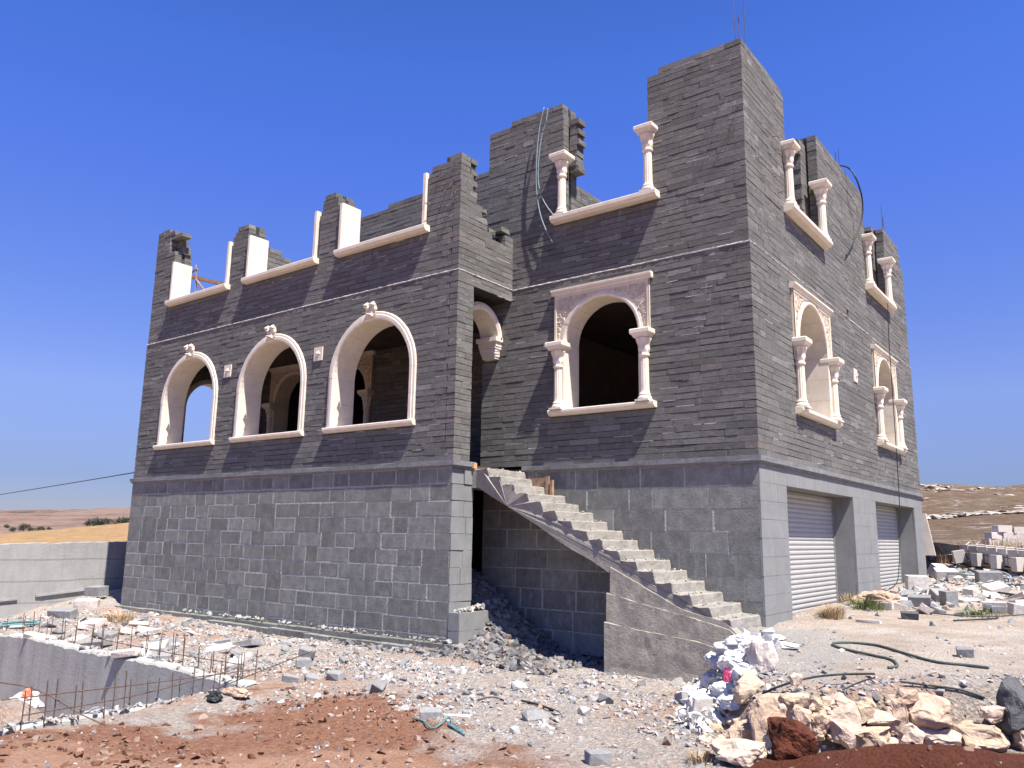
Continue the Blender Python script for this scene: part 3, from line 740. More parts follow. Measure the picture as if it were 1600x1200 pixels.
Y = axis(-4000, 4000, [(-10, 2.2, .055), (2.2, 16, .13)])
XX, YY = np.meshgrid(X, Y, indexing='ij'); ZZ = height(XX, YY)
def grid_obj(name, XX, YY, ZZ, mat, attrs={}):
    nx, ny = XX.shape; v = np.stack([XX, YY, ZZ], -1).reshape(-1, 3)
    idx = np.arange(nx*ny).reshape(nx, ny); f = np.stack([idx[:-1, :-1], idx[1:, :-1], idx[1:, 1:], idx[:-1, 1:]], -1).reshape(-1, 4)
    me = bpy.data.meshes.new(name); me.vertices.add(len(v)); me.vertices.foreach_set('co', v.astype(np.float32).ravel())
    me.loops.add(f.size); me.loops.foreach_set('vertex_index', f.astype(np.int32).ravel()); me.polygons.add(len(f))
    me.polygons.foreach_set('loop_start', np.arange(0, f.size, 4, dtype=np.int32)); me.polygons.foreach_set('loop_total', np.full(len(f), 4, np.int32))
    me.update(); me.validate(); me.materials.append(mat); me.polygons.foreach_set('use_smooth', [True]*len(me.polygons))
    for a, d in attrs.items():
        at_ = me.attributes.new(a, 'FLOAT', 'POINT'); at_.data.foreach_set('value', d.astype(np.float32).ravel())
    o = bpy.data.objects.new(name, me); COL.objects.link(o); return o
def pxpoly(pts, z=-.45): return [tuple(at(x, y, 2, z)[:2]) for x, y in pts]
REDP = pxpoly([(-300, 1122), (60, 1122), (130, 1108), (300, 1112), (400, 1082), (560, 1062), (640, 1090), (700, 1130), (790, 1165), (880, 1215), (880, 1500), (-300, 1500)])
FRESHP = pxpoly([(1120, 1205), (1180, 1186), (1240, 1178), (1330, 1168), (1450, 1160), (1600, 1164), (1800, 1166), (1900, 1600), (1000, 1600)])
PALE = pxpoly([(20, 1150), (260, 1165), (560, 1145), (760, 1180), (800, 1230), (0, 1300)])
def soft(poly, wd, amp, seed): return sstep(-wd, wd, sdist(XX, YY, poly)+amp*(vnoise(XX, YY, .5, seed)+.6*vnoise(XX, YY, .18, seed+1)))
red = soft(REDP, .34, 1.1, 11); fresh = soft(FRESHP, .06, .12, 15)*sstep(-.22, -.34, sdist(XX, YY, TERR)); pale = soft(PALE, .3, .5, 18)*red
red = np.maximum(red, sstep(-7.6, -9.0, YY)*sstep(60, 30, np.hypot(XX, YY)))  # unseen ground behind the camera made dark red to lower bounce light
pinkish = np.clip(sstep(-.15, .25, vnoise(XX, YY, 1.6, 21)+.5*vnoise(XX, YY, .4, 22)), 0, 1)
cem = np.clip(sstep(-.25, .15, sdist(XX, YY, [(4.4, 1.5), (5.3, 1.6), (5.9, .5), (6.3, -.9), (6.5, -1.9), (5.7, -2.1), (5.1, -1.0), (4.6, .2)])+.35*vnoise(XX, YY, .45, 71)+.2*vnoise(XX, YY, .15, 72)), 0, 1)
far = np.maximum(sstep(13, 22, YY)*sstep(2, 6, XX), sstep(12, 16, XX))  # last term browns unseen ground on the right to lower bounce light
def ground_mat():
    t = NT('site_ground')
    fine = t.noise(16, 8, .78); med = t.noise(3.2, 6, .7); vg = t.vor(34, out='Color'); vd = t.vor(34)
    gcol = t.ramp(fine, [(.28, (.21, .195, .18)), (.5, (.38, .36, .34)), (.70, (.58, .56, .53))])
    sep = t.n('ShaderNodeSeparateColor'); t.l(vg, sep.inputs[0])
    gcol = t.mix(.55, gcol, t.ramp(sep.outputs[0], [(0, (.17, .17, .175)), (.35, (.29, .28, .27)), (.6, (.42, .39, .36)), (.8, (.36, .25, .19)), (1, (.58, .57, .55))]))
    earth = t.ramp(fine, [(.3, (.27, .17, .12)), (.7, (.44, .33, .26))])
    c = t.mix(t.math('MULTIPLY', t.attr('pinkish'), .62), gcol, earth)
    c = t.mix(t.math('MULTIPLY', t.ramp(t.noise(1.7, 7, .72), [(.50, 0.0), (.60, .75)]), t.attr('pinkish')), c, t.ramp(fine, [(.3, (.27, .14, .085)), (.7, (.46, .29, .20))]))
    dusty = t.ramp(t.noise(1.2, 8, .8), [(.36, (.33, .27, .215)), (.5, (.42, .385, .34)), (.62, (.52, .49, .45))])
    c = t.mix(t.math('MULTIPLY', t.attr('dust'), t.ramp(fine, [(.35, .65), (.65, .98)])), c, dusty)
    c = t.mix(t.math('MULTIPLY', t.attr('cem'), .85), c, t.ramp(fine, [(.3, (.24, .24, .235)), (.7, (.44, .44, .43))]))
    r = t.ramp(fine, [(.28, (.15, .066, .037)), (.45, (.225, .110, .068)), (.58, (.29, .165, .11)), (.74, (.40, .28, .21))])
    r = t.mix(t.math('MULTIPLY', t.attr('pale'), .75), r, t.ramp(med, [(.3, (.34, .20, .13)), (.7, (.48, .32, .235))]))
    c = t.mix(t.attr('red'), c, r)
    fr = t.ramp(fine, [(.3, (.065, .018, .008)), (.7, (.15, .047, .023))])
    c = t.mix(t.attr('fresh'), c, fr)
    c = t.mix(t.attr('farg'), c, t.ramp(med, [(.35, (.22, .13, .085)), (.65, (.34, .24, .17))]))
    c = t.mix(1.0, c, (1.06, 1.0, .94), 'MULTIPLY')
    t.col(c); t.bump(t.math('ADD', t.noise(26, 9, .8), t.math('MULTIPLY', vd, .5)), .045, 1.0); return t.m
sdT = sdist(XX, YY, TERR)
g = grid_obj('ground', XX, YY, ZZ, ground_mat(), dict(red=red, fresh=fresh, pale=pale, pinkish=pinkish, dust=sstep(.1, .9, sdT+.5*vnoise(XX, YY, .8, 31)), farg=far, cem=cem))
tag(g, kind='structure')
PG = {}
def polar(name, pxs, rows, mat, amp=1.0, nsub=60, seed=5, nr=60):
    """terrain patch: for each azimuth (pixel column) rings at real distance r with crest heights given by pixel row"""
    px = np.linspace(pxs[0], pxs[-1], nsub); rr = [r for r, _ in rows]
    R = np.exp(np.linspace(math.log(rr[0]), math.log(rr[-1]), nr))
    XX = np.zeros((nsub, nr)); YY = XX.copy(); Z = XX.copy()
    for i, p in enumerate(px):
        zs = []
        for r, fn in rows:
            yv = np.interp(p, pxs, fn); d = ray(p, yv); d = d/math.hypot(d[0], d[1]); zs.append(Cc[2]+d[2]*r)
        d = ray(p, 830); h = math.hypot(d[0], d[1])
        XX[i] = Cc[0]+d[0]/h*R; YY[i] = Cc[1]+d[1]/h*R; Z[i] = np.interp(np.log(R), np.log(rr), zs)
    w_ = XX*0+1; Z += amp*(R/rr[-1])[None, :]*(vnoise(XX, YY, rr[-1]*.05, seed)+.5*vnoise(XX, YY, rr[-1]*.015, seed+1))
    PG[name] = (XX, YY, Z)
    return tag(grid_obj(name, XX, YY, Z, mat), kind='structure')
def hill_mat():
    t = NT('rocky_hillside')
    v = t.coord(1, 1, 5); n = t.noise(.10, 8, .72, v); n2 = t.noise(.55, 7, .75, t.coord(1.3, 1.3, 4)); n3 = t.noise(3, 5, .8, v)
    c = t.ramp(n2, [(.3, (.060, .037, .020)), (.48, (.135, .083, .046)), (.68, (.23, .16, .10))])
    c = t.mix(t.ramp(n, [(.42, 0.0), (.6, .6)]), c, (.15, .12, .07))
    k = t.math('MULTIPLY', t.ramp(t.noise(.55, 9, .78, t.coord(.8, .8, 3.5)), [(.54, 0.0), (.60, 1.0)]), t.ramp(n3, [(.38, 0.0), (.50, .9)]))
    k = t.math('MULTIPLY', k, t.ramp(t.noise(.035, 3, .5), [(.42, .1), (.54, 1.0)]))
    c = t.mix(k, c, (.42, .37, .32)); t.col(c); t.bump(n3, .5, .8); return t.m
def field_mat(name, a, b_, s, st=0.0):
    t = NT(name); c = t.ramp(t.noise(s, 9, .75, t.coord(1, 1, 3)), [(.32, a), (.68, b_)]); t.col(c); t.bump(t.noise(s*6, 5), .3, .5); return t.m
polar('rocky_hillside', [1380, 1440, 1500, 1550, 1600, 1700, 1900], [(27, [862]*7), (38, [852, 850, 849, 848, 846, 846, 846]), (60, [835, 833, 832, 830, 828, 826, 826]), (110, [800, 796, 793, 792, 790, 788, 788]), (190, [764, 761, 757, 757.5, 758.5, 760, 764]), (260, [775]*7)], hill_mat(), 2.2, 200, 6, 140)
polar('golden_field', [-500, 0, 100, 200, 320, 600, 1300], [(30, [905, 880, 876, 870, 866, 866, 866]), (60, [870, 848, 842, 836, 832, 832, 832]), (130, [850, 836, 828, 818.5, 814, 812, 830]), (200, [880, 860, 850, 840, 830, 830, 840])], field_mat('dry_stubble', (.20, .115, .045), (.36, .24, .115), .9), 1.0, 120, 12, 70)
hm = NT('far_hills'); n_ = hm.noise(.011, 10, .78, hm.coord(1, 1, 4)); hc = hm.ramp(n_, [(.38, (.065, .055, .038)), (.45, (.15, .095, .068)), (.55, (.21, .145, .108)), (.62, (.12, .10, .07))])
hm.col(hc)
polar('far_hills', [-700, 0, 60, 130, 200, 400, 900, 1500], [(250, [850, 848, 848, 846, 842, 842, 842, 850]), (600, [829, 829, 828, 824, 822, 820, 822, 840]), (1000, [816, 815, 816, 814, 812, 812, 812, 830]), (2200, [801, 799.5, 797, 796.5, 796.5, 798, 800, 815]), (2800, [812]*8)], hm.m, 16, 160, 20, 90)
# far trees on the plain
def leaf_ball(R, n, sq=.7, seed=0):
    rr = np.random.default_rng(seed); b = MB(); lobes = rr.normal(size=(7, 3))*np.array([.5, .5, .28])*R; lobes[:, 2] += R*.7*sq
    for _ in range(n):
        l = lobes[rr.integers(7)]; p = l+rr.normal(size=3)*R*.28; s = R*.10*rr.uniform(.6, 1.4); a = rr.normal(size=3); a /= np.linalg.norm(a); c = np.cross(a, [.3, .2, .9]); c /= np.linalg.norm(c); e = np.cross(a, c)
        b.add([p-c*s-e*s*.6, p+c*s-e*s*.6, p+c*s*.7+e*s, p-c*s*.8+e*s*.8], [(0, 1, 2, 3)])
    return b
tp = empty('far_tree'); leaf_ball(3.2, 420).obj('crown', MTREE, tp); MB().tube([(0, 0, -1), (0, 0, 2.2)], .25).obj('trunk', MWOOD, tp)
spots = [(140, 819), (147, 817.5), (153, 817), (160, 816), (166, 815.5), (150, 818.5), (190, 815.5), (199, 814.5), (20, 828), (34, 827), (48, 827.5), (64, 827), (76, 826), (10, 823), (38, 823)]
for i, (px, py) in enumerate(spots):
    o = tp if i == 0 else copy_tree(tp); r = 520+rng.uniform(-30, 30); d = ray(px, py+1); d = d/math.hypot(d[0], d[1]); o.location = tuple(Cc+d*r)
    s = rng.uniform(.5, .85) if 130 < px else rng.uniform(.35, .6); o.scale = (s*1.2, s*1.2, s); o.rotation_euler[2] = rng.uniform(0, 6)
    tag(o, 'dark far-off tree on the brown plain beyond the golden field', 'tree', 'trees on the distant plain')
# ------------------------------------------------------------------ retaining wall on the left and the pit
rw = tag(empty('retaining_wall', (-12.45, 0, 0)), 'long pale board-marked concrete retaining wall left of the house', 'wall')
b = MB(); n = 150; 
ys = np.linspace(-9, 9, n)
for i, y in enumerate(ys):
    t = .93+.02*(y-1)+.02*vnoise(np.array([y]), np.array([0.]), .5, 41)[0]+.012*random.uniform(-1, 1)
    off = -.01*(int((y+40)/1.7) % 2)
    b.v += [(off, y, -2), (off, y, t), (-.25, y, t+.01), (-.25, y, -2)]
for i in range(n-1):
    for q in range(3): b.f.append((i*4+q, (i+1)*4+q, (i+1)*4+q+1, i*4+q+1))
b.obj('wall_panel', MCON, rw)
b = MB()
for y0_, y1_, z_ in ((-3.2, -1.35, -.40), (-.95, .25, -.25)): b.add([(.0, y0_, z_-.12), (.05, y0_, z_-.12), (.05, y1_, z_-.02+.0), (0, y1_, z_-.02), (0, y0_, z_-.07), (.05, y0_, z_-.07), (.05, y1_, z_+.03), (0, y1_, z_+.03)], [(0, 1, 2, 3), (4, 7, 6, 5), (0, 4, 5, 1), (1, 5, 6, 2), (2, 6, 7, 3), (3, 7, 4, 0)])
b.obj('formwork_lip', MCON, rw)
pw = tag(empty('foundation_pit_wall', (.2, -3.85, -.5)), 'low poured concrete foundation pit wall bristling with rusty rebar', 'wall')
off = Vector((-.2, 3.85, .5))
def crest(x): return np.interp(x, [-9, -6.5, -5.5, -4.6, -3.6, -2.3, -1.36, -.76, .16, .6], [-.52, -.52, -.47, -.49, -.51, -.49, -.49, -.52, -.53, -.53])
b = MB(); n = 260; xs = np.linspace(-11, .36, n)
for x in xs:
    c = crest(x)+.022*noise.noise(Vector((x*4, 0, 0)))+random.uniform(-.008, .008); dy = .012*noise.noise(Vector((x*3, 1, 0)))
    b.v += [(x, -3.95+dy, -2.4), (x, -3.95+dy, c-.02), (x, -3.93, c+.005), (x, -3.82, c+.02), (x, -3.70, c), (x, -3.70, -2.4)]
for i in range(n-1):
    for q in range(5): b.f.append((i*6+q, (i+1)*6+q, (i+1)*6+q+1, i*6+q+1))
b.v = [tuple(Vector(v)+off) for v in b.v]; b.obj('far_wall', MCOND, pw)
b = MB(); ys = np.linspace(-9.5, -3.71, 150)
for y in ys:
    c = -.56+.022*noise.noise(Vector((0, y*4, 0)))+random.uniform(-.008, .008)
    b.v += [(.30, y, -2.4), (.30, y, c-.01), (.32, y, c), (.42, y, c+.01), (.44, y, c-.02), (.44, y, -2.4)]
for i in range(149):
    for q in range(5): b.f.append((i*6+q, (i+1)*6+q, (i+1)*6+q+1, i*6+q+1))
e = len(b.v); b.f.append(tuple(range(e-6, e)))
b.v = [tuple(Vector(v)+off) for v in b.v]; b.obj('near_wall', MCOND, pw)
bars = []
for i in range(36):
    px = 6+i*10.6+random.uniform(-4, 4); x = at(px, np.interp(px, [0, 130, 260, 368], [992, 1018, 1040, 1066]), 1, -3.84)[0]
    bars.append((x, -3.78+.10*(i % 2), crest(x)-.05, random.uniform(.24, .40)))
for i in range(20): bars.append((.36+.1*(i % 2), -4.05-i*.125+random.uniform(-.04, .04), -.62, random.uniform(.24, .42)))
for x, y, z, h in bars:
    l = random.uniform(-.02, .02); MB().tube([tuple(Vector((x, y, z))+off), tuple(Vector((x+l, y+l*.5, z+.05+h))+off)], .0062, 5).obj('rebar', MREB, pw)
for pts in ([(-3.4, -3.8, -.34), (-1.5, -3.78, -.36), (.1, -3.8, -.34)], [(.42, -6.6, -.30), (.43, -5.3, -.33), (.4, -3.9, -.35)], [(.44, -6.4, -.46), (.4, -5.3, -.44), (.1, -4.0, -.38)], [(-.9, -4.5, -1.0), (.3, -4.2, -.5), (1.1, -3.6, -.1)], [(-1.6, -6.6, -.35), (.1, -6.3, -.25), (.5, -5.9, -.52), (.9, -5.8, -.6)]):
    MB().tube([tuple(p+off) for p in spline(pts, 5)], .006, 5).obj('rebar', MREB, pw)
# ------------------------------------------------------------------ rocks and rubble
def hull(seed, dims=(1, 1, 1), n=14, rnd=.35):
    rr = np.random.default_rng(seed); bm = bmesh.new()
    for _ in range(n):
        p = rr.normal(size=3); p /= max(abs(p)) if rr.random() > rnd else np.linalg.norm(p)
        p = p*rr.uniform(.78, 1); bm.verts.new(p*np.array(dims)*.5)
    r = bmesh.ops.convex_hull(bm, input=bm.verts); bmesh.ops.delete(bm, geom=list({v for v in r['geom_interior'] if isinstance(v, bmesh.types.BMVert)}), context='VERTS')
    loose = [v for v in bm.verts if not v.link_faces]; bmesh.ops.delete(bm, geom=loose, context='VERTS')
    bm.verts.index_update(); v = np.array([q.co[:] for q in bm.verts]); f = [[q.index for q in fc.verts] for fc in bm.faces]; bm.free(); return v, f
CH = [hull(100+i, (1, random.uniform(.5, 1), random.uniform(.3, .75)), random.choice((8, 9, 10, 12))) for i in range(16)]
def rotm(a, b_, c):
    return np.array(Matrix.Rotation(a, 3, 'Z') @ Matrix.Rotation(b_, 3, 'X') @ Matrix.Rotation(c, 3, 'Y'))
HOUSE = [(-Lf-.05, -.18), (.26, -.18), (.26, .8), (0, .8), (0, dB), (Wd, dB), (Wd, dB+Dd), (-Lf, dB+Dd)]
def allowed(x, y):
    hs = sdist(x, y, [(-Lf-.05, -.17), (.24, -.17), (.24, .78), (-.02, .56), (-2.5, .5), (-2.5, dB), (Wd, dB), (Wd, dB+Dd), (-Lf, dB+Dd)])
    stw = sdist(x, y, [(2.6, .34), (4.8, .34), (4.6, 1.6), (2.6, 1.6)])
    pits = sdist(x, y, [(.55, -3.68), (-11, -3.68), (-11, -12), (.55, -12)])
    return (hs < 0) & (stw < 0) & (pits < 0)
def scatter(name, n, area, size, mat, seed, dens=None, kind='stuff', sink=.27, pw_=2.2):
    r = np.random.default_rng(seed); x = r.uniform(area[0], area[1], n*3); y = r.uniform(area[2], area[3], n*3)
    ok = allowed(x, y)
    if dens is not None: ok &= r.random(len(x)) < dens(x, y)
    x = x[ok][:n]; y = y[ok][:n]; z = height(x, y); V = []; F = []; k = 0
    for i in range(len(x)):
        v, f = CH[r.integers(16)]; s = size[0]+(size[1]-size[0])*r.random()**pw_
        q = (v*s) @ rotm(r.uniform(0, 6.28), r.normal()*.45, r.normal()*.45).T + np.array([x[i], y[i], z[i]+s*(.3-sink)])
        V.append(q); F += [[a+k for a in g_] for g_ in f]; k += len(v)
    o = mesh_obj(name, np.concatenate(V), F, mat); return tag(o, kind=kind)
def dens_main(x, y):
    rd = sdist(x, y, REDP); fd = sdist(x, y, FRESHP); td = sdist(x, y, TERR)
    d = np.where(fd > -.15, .01, np.where(rd+.6*vnoise(x, y, .7, 98) > -.05, .16, .95)); d = np.where(td > .35, .10+.5*sstep(2.0, 5, y)*0+.0, d)
    q = vnoise(x, y, .9, 51)+.7*vnoise(x, y, .3, 52); return d*np.clip(.5+1.9*q, .06, 1)
tag(scatter('loose_gravel', 24000, (-5, 9.5, -9, 2), (.012, .06), MCHIP, 61, dens_main), 'crushed grey and white stone gravel over the front ground', 'gravel')
tag(scatter('broken_rubble', 8200, (-13, 8, -5, 2), (.04, .12), MCHIP, 62, lambda x, y: np.clip(dens_main(x, y)*(.35+.8*np.exp(-((y+2.2)/1.6)**2)), 0, 1)), 'broken grey stone rubble strewn in front of the basement wall', 'rubble')
RIMP = [(.28, -3.72), (-9, -3.72), (-9, -3.95), (.28, -3.95), (.28, -9), (.46, -9), (.46, -3.72)]
r = np.random.default_rng(8); V = []; F = []; k = 0
for i in range(900):
    if i % 3: x = r.uniform(-8.5, .4); y = r.uniform(-3.94, -3.66); z = float(crest(x))+.01
    else: x = r.uniform(.30, .48); y = r.uniform(-8, -3.8); z = -.555
    if noise.noise(Vector((x*1.6, y*1.6, 2))) < -.05: continue
    v, f = CH[r.integers(16)]; s_ = r.uniform(.015, .09)*(.5+.9*r.random()); q = (v*s_) @ rotm(r.uniform(0, 6), r.normal()*.3, r.normal()*.3).T+np.array([x, y, z+s_*.12]); V.append(q); F += [[a+k for a in g_] for g_ in f]; k += len(v)
tag(mesh_obj('rim_rubble', np.concatenate(V), F, MCHIP), 'stone crumbs and mortar lying on the rim of the foundation pit', 'rubble', kind='stuff')
tag(scatter('porch_rubble', 3000, (-2.4, 2.2, -.4, 1.53), (.06, .24), MDCHIP, 63, lambda x, y: np.where(x < 1.9, 1, .3)), 'dark heap of broken stone spilling from under the porch', 'rubble heap')
tag(scatter('garage_rubble', 4200, (4.6, 9.5, 3.0, 21), (.03, .24), MCHIP, 64, lambda x, y: np.clip(.06+.95*sstep(0.2, 2.2, y-4.4-(x-4.7)*.35)*np.clip(.6+1.6*vnoise(x, y, 1.1, 91), .1, 1), 0, 1)), 'white and grey stone debris beside the garage doors', 'rubble')
tag(scatter('soil_crumbs', 5200, (-2, 10, -9.5, -2.3), (.015, .11), MCLODS, 65, lambda x, y: np.where((sdist(x, y, REDP)+.5*vnoise(x, y, .6, 97) > -.1) | (sdist(x, y, FRESHP) > 0), np.clip(.35+2.0*vnoise(x, y, .5, 96), .05, 1), .02), pw_=2.4), 'small crumbs of red soil on the dirt mounds', 'soil')
# crumbs of mortar on the treads
r = np.random.default_rng(15); V = []; F = []; k = 0
for i in range(520):
    n_ = r.integers(16); v, f = CH[r.integers(16)]; s = .012+.05*r.random()**2.5; yv = .5+r.random()*1.0
    if r.random() < .5: yv = r.choice([r.uniform(.5, .7), r.uniform(1.3, 1.52)])
    xr = x1-n_*run-r.uniform(.03, run-.01) if True else 0
    q = (v*s) @ rotm(r.uniform(0, 6), r.normal()*.4, r.normal()*.4).T+np.array([xr, yv, zb+(n_+1)*rise+s*.2]); V.append(q); F += [[a+k for a in g_] for g_ in f]; k += len(v)
tag(mesh_obj('step_debris', np.concatenate(V), F, MCHIP), 'crumbs of mortar littering the staircase treads', 'debris', kind='stuff')
tag(scatter('soil_clods', 260, (-2, 8, -9, -3), (.06, .20), MCLODS, 66, lambda x, y: np.where((sdist(x, y, REDP)+.5*vnoise(x, y, .6, 97) > -.15) & (sdist(x, y, REDP) < .9), 1, .12)*np.clip(.3+2*vnoise(x, y, .8, 99), .02, 1), pw_=2.0, sink=.35), 'brown earth clods along the edge of the red dirt', 'clods')
# plinth debris
r = np.random.default_rng(5); V = []; F = []; k = 0
for i in range(420):
    x = -r.random()**1.6*7.5+.1; c = 1 if r.random() < np.clip(.2+.8*max(0, math.sin(x*2.1+.5)), 0, 1) else 0
    if not c: continue
    v, f = CH[r.integers(16)]; s = r.uniform(.03, .11); q = (v*s) @ rotm(r.uniform(0, 6), r.normal()*.4, r.normal()*.4).T+np.array([x, r.uniform(-.13, -.03), -.43+s*.25+.0]); V.append(q); F += [[a+k for a in g_] for g_ in f]; k += len(v)
for i in range(120):
    v, f = CH[r.integers(16)]; s = r.uniform(.04, .12); yv = r.uniform(.08, .72); q = (v*s) @ rotm(r.uniform(0, 6), r.normal()*.4, r.normal()*.4).T+np.array([r.uniform(.03, .2), yv, .05+.16*max(0, yv-.2)*r.random()]); V.append(q); F += [[a+k for a in g_] for g_ in f]; k += len(v)
tag(mesh_obj('ledge_rubble', np.concatenate(V), F, MCHIP), 'stone chips lying along the plinth ledge of the basement', 'rubble', kind='stuff')
# individual chunks
hx, hy, hzv = PG['rocky_hillside']; r = np.random.default_rng(44); V = []; F = []; k = 0; cnt = 0
while cnt < 650:
    i = r.integers(8, hx.shape[0]-60); j = r.integers(int(hx.shape[1]*.45), hx.shape[1]-22); x, y, z = hx[i, j], hy[i, j], hzv[i, j]
    q_ = vnoise(np.array([x]), np.array([y]), 26., 81)[0]+.5*vnoise(np.array([x]), np.array([y]), 8., 82)[0]
    if q_ < .12: continue
    v, f = CH[r.integers(16)]; s = r.uniform(.3, .8)+1.4*r.random()**6
    q = (v*np.array([s*1.5, s*1.2, s*.55])) @ rotm(r.uniform(0, 6.28), r.normal()*.1, r.normal()*.1).T+np.array([x+r.normal()*.5, y+r.normal()*.5, z+s*.05]); V.append(q); F += [[a+k for a in g_] for g_ in f]; k += len(v); cnt += 1
tag(mesh_obj('rock_outcrop', np.concatenate(V), F, rock_mat('outcrop_stone', [(.30, .26, .22), (.44, .39, .34), (.36, .31, .26)], .05, 'isl', 1.5)), 'pale limestone outcrops scattered over the brown hillside', 'rocks', kind='stuff')
CM = []
for i in range(10):
    v, f = hull(300+i, (1, random.uniform(.6, .95), random.uniform(.4, .8)), 16, .25); CM.append(mesh_obj('tmp', v, f, MCHUNK)); 
chunk_me = [o.data for o in CM]
for o in CM: bpy.data.objects.remove(o)
r = np.random.default_rng(77); cnt = 0; tries = 0
while cnt < 290 and tries < 9000:
    tries += 1
    if r.random() < .6: x, y = r.uniform(-9, 5.5), -2.0+r.normal()*1.3
    else: x, y = 4.9+abs(r.normal())*1.6, r.uniform(5, 18)
    xa, ya = np.array([x]), np.array([y])
    if not allowed(xa, ya)[0] or sdist(xa, ya, REDP)[0] > .1 or sdist(xa, ya, FRESHP)[0] > -.3: continue
    td = sdist(xa, ya, TERR)[0]
    if y < 3.5 and -.4 < td: continue
    if y > 5 and x < 4.75: continue
    s = (r.uniform(.07, .16) if r.random() < .88 else r.uniform(.16, .26))*(1 if y < 3.5 else 1.5)
    o = bpy.data.objects.new('stone_chunk', chunk_me[r.integers(10)]); COL.objects.link(o); o.scale = (s, s, s)
    o.rotation_euler = (r.normal()*.3, r.normal()*.3, r.uniform(0, 6.28)); o.location = (x, y, hz(x, y)+s*.10)
    if y < 3.5: tag(o, 'broken grey stone chunk lying on the rubble in front of the house', 'stone', 'stone chunks in front of the house')
    else: tag(o, 'pale stone chunk in the debris beside the garage', 'stone', 'stone chunks beside the garage')
    cnt += 1
def rock(name, p, dims, mat, label, cat='boulder', seed=0, rz=0, group=None, sub=2, amp=.10, tilt=0):
    v, f = hull(seed, (1, 1, 1), 34, .28)
    bm = bmesh.new(); vs = [bm.verts.new(q) for q in v]
    for a in f: bm.faces.new([vs[i] for i in a])
    bmesh.ops.subdivide_edges(bm, edges=bm.edges, cuts=1, use_grid_fill=True, smooth=.3)
    bmesh.ops.triangulate(bm, faces=bm.faces); bmesh.ops.subdivide_edges(bm, edges=bm.edges, cuts=2, use_grid_fill=True, smooth=0)
    for q in bm.verts:
        nv = noise.noise_vector(q.co*3+Vector((seed, 0, 0)))*amp+noise.noise_vector(q.co*9+Vector((seed, 3, 0)))*amp*.35; q.co += nv; q.co = Vector((q.co.x*dims[0], q.co.y*dims[1], q.co.z*dims[2]))
    me = bpy.data.meshes.new(name); bm.to_mesh(me); bm.free(); me.materials.append(mat)
    o = bpy.data.objects.new(name, me); COL.objects.link(o); o.location = p; o.rotation_euler = (tilt, 0, rz); tag(o, label, cat, group); return o
def R(px0, py0, px1, py1, zb, mat, label, seed, name='boulder', cat='boulder', deep=.8, group=None, back=0, sq=1.0):
    """rock filling this outline with its base on height zb"""
    xm = (px0+px1)/2; ym = (py0+py1)/2
    if xm < 1215: pb = np.array(G(xm, py1)); up_ = 0
    else:
        yb_ = float(np.interp(xm, [1215, 1240, 1300, 1600], [1180, 1174, 1167, 1166])); pb = at(xm, yb_, 2, -.47); up_ = max(0, yb_-py1)*.0022
    dist = float((pb-Cc) @ Ff); wd = (px1-px0)/CF*dist; hh = (py1-py0)/CF*dist
    p = Vector(Cc+ray(xm, ym)*(dist+wd*.35*deep+up_+back))
    return rock(name, p, (wd*1.17, wd*deep*1.15, hh*1.18*sq), mat, label, cat, seed, rz=CY+random.uniform(-.15, .15), group=group)
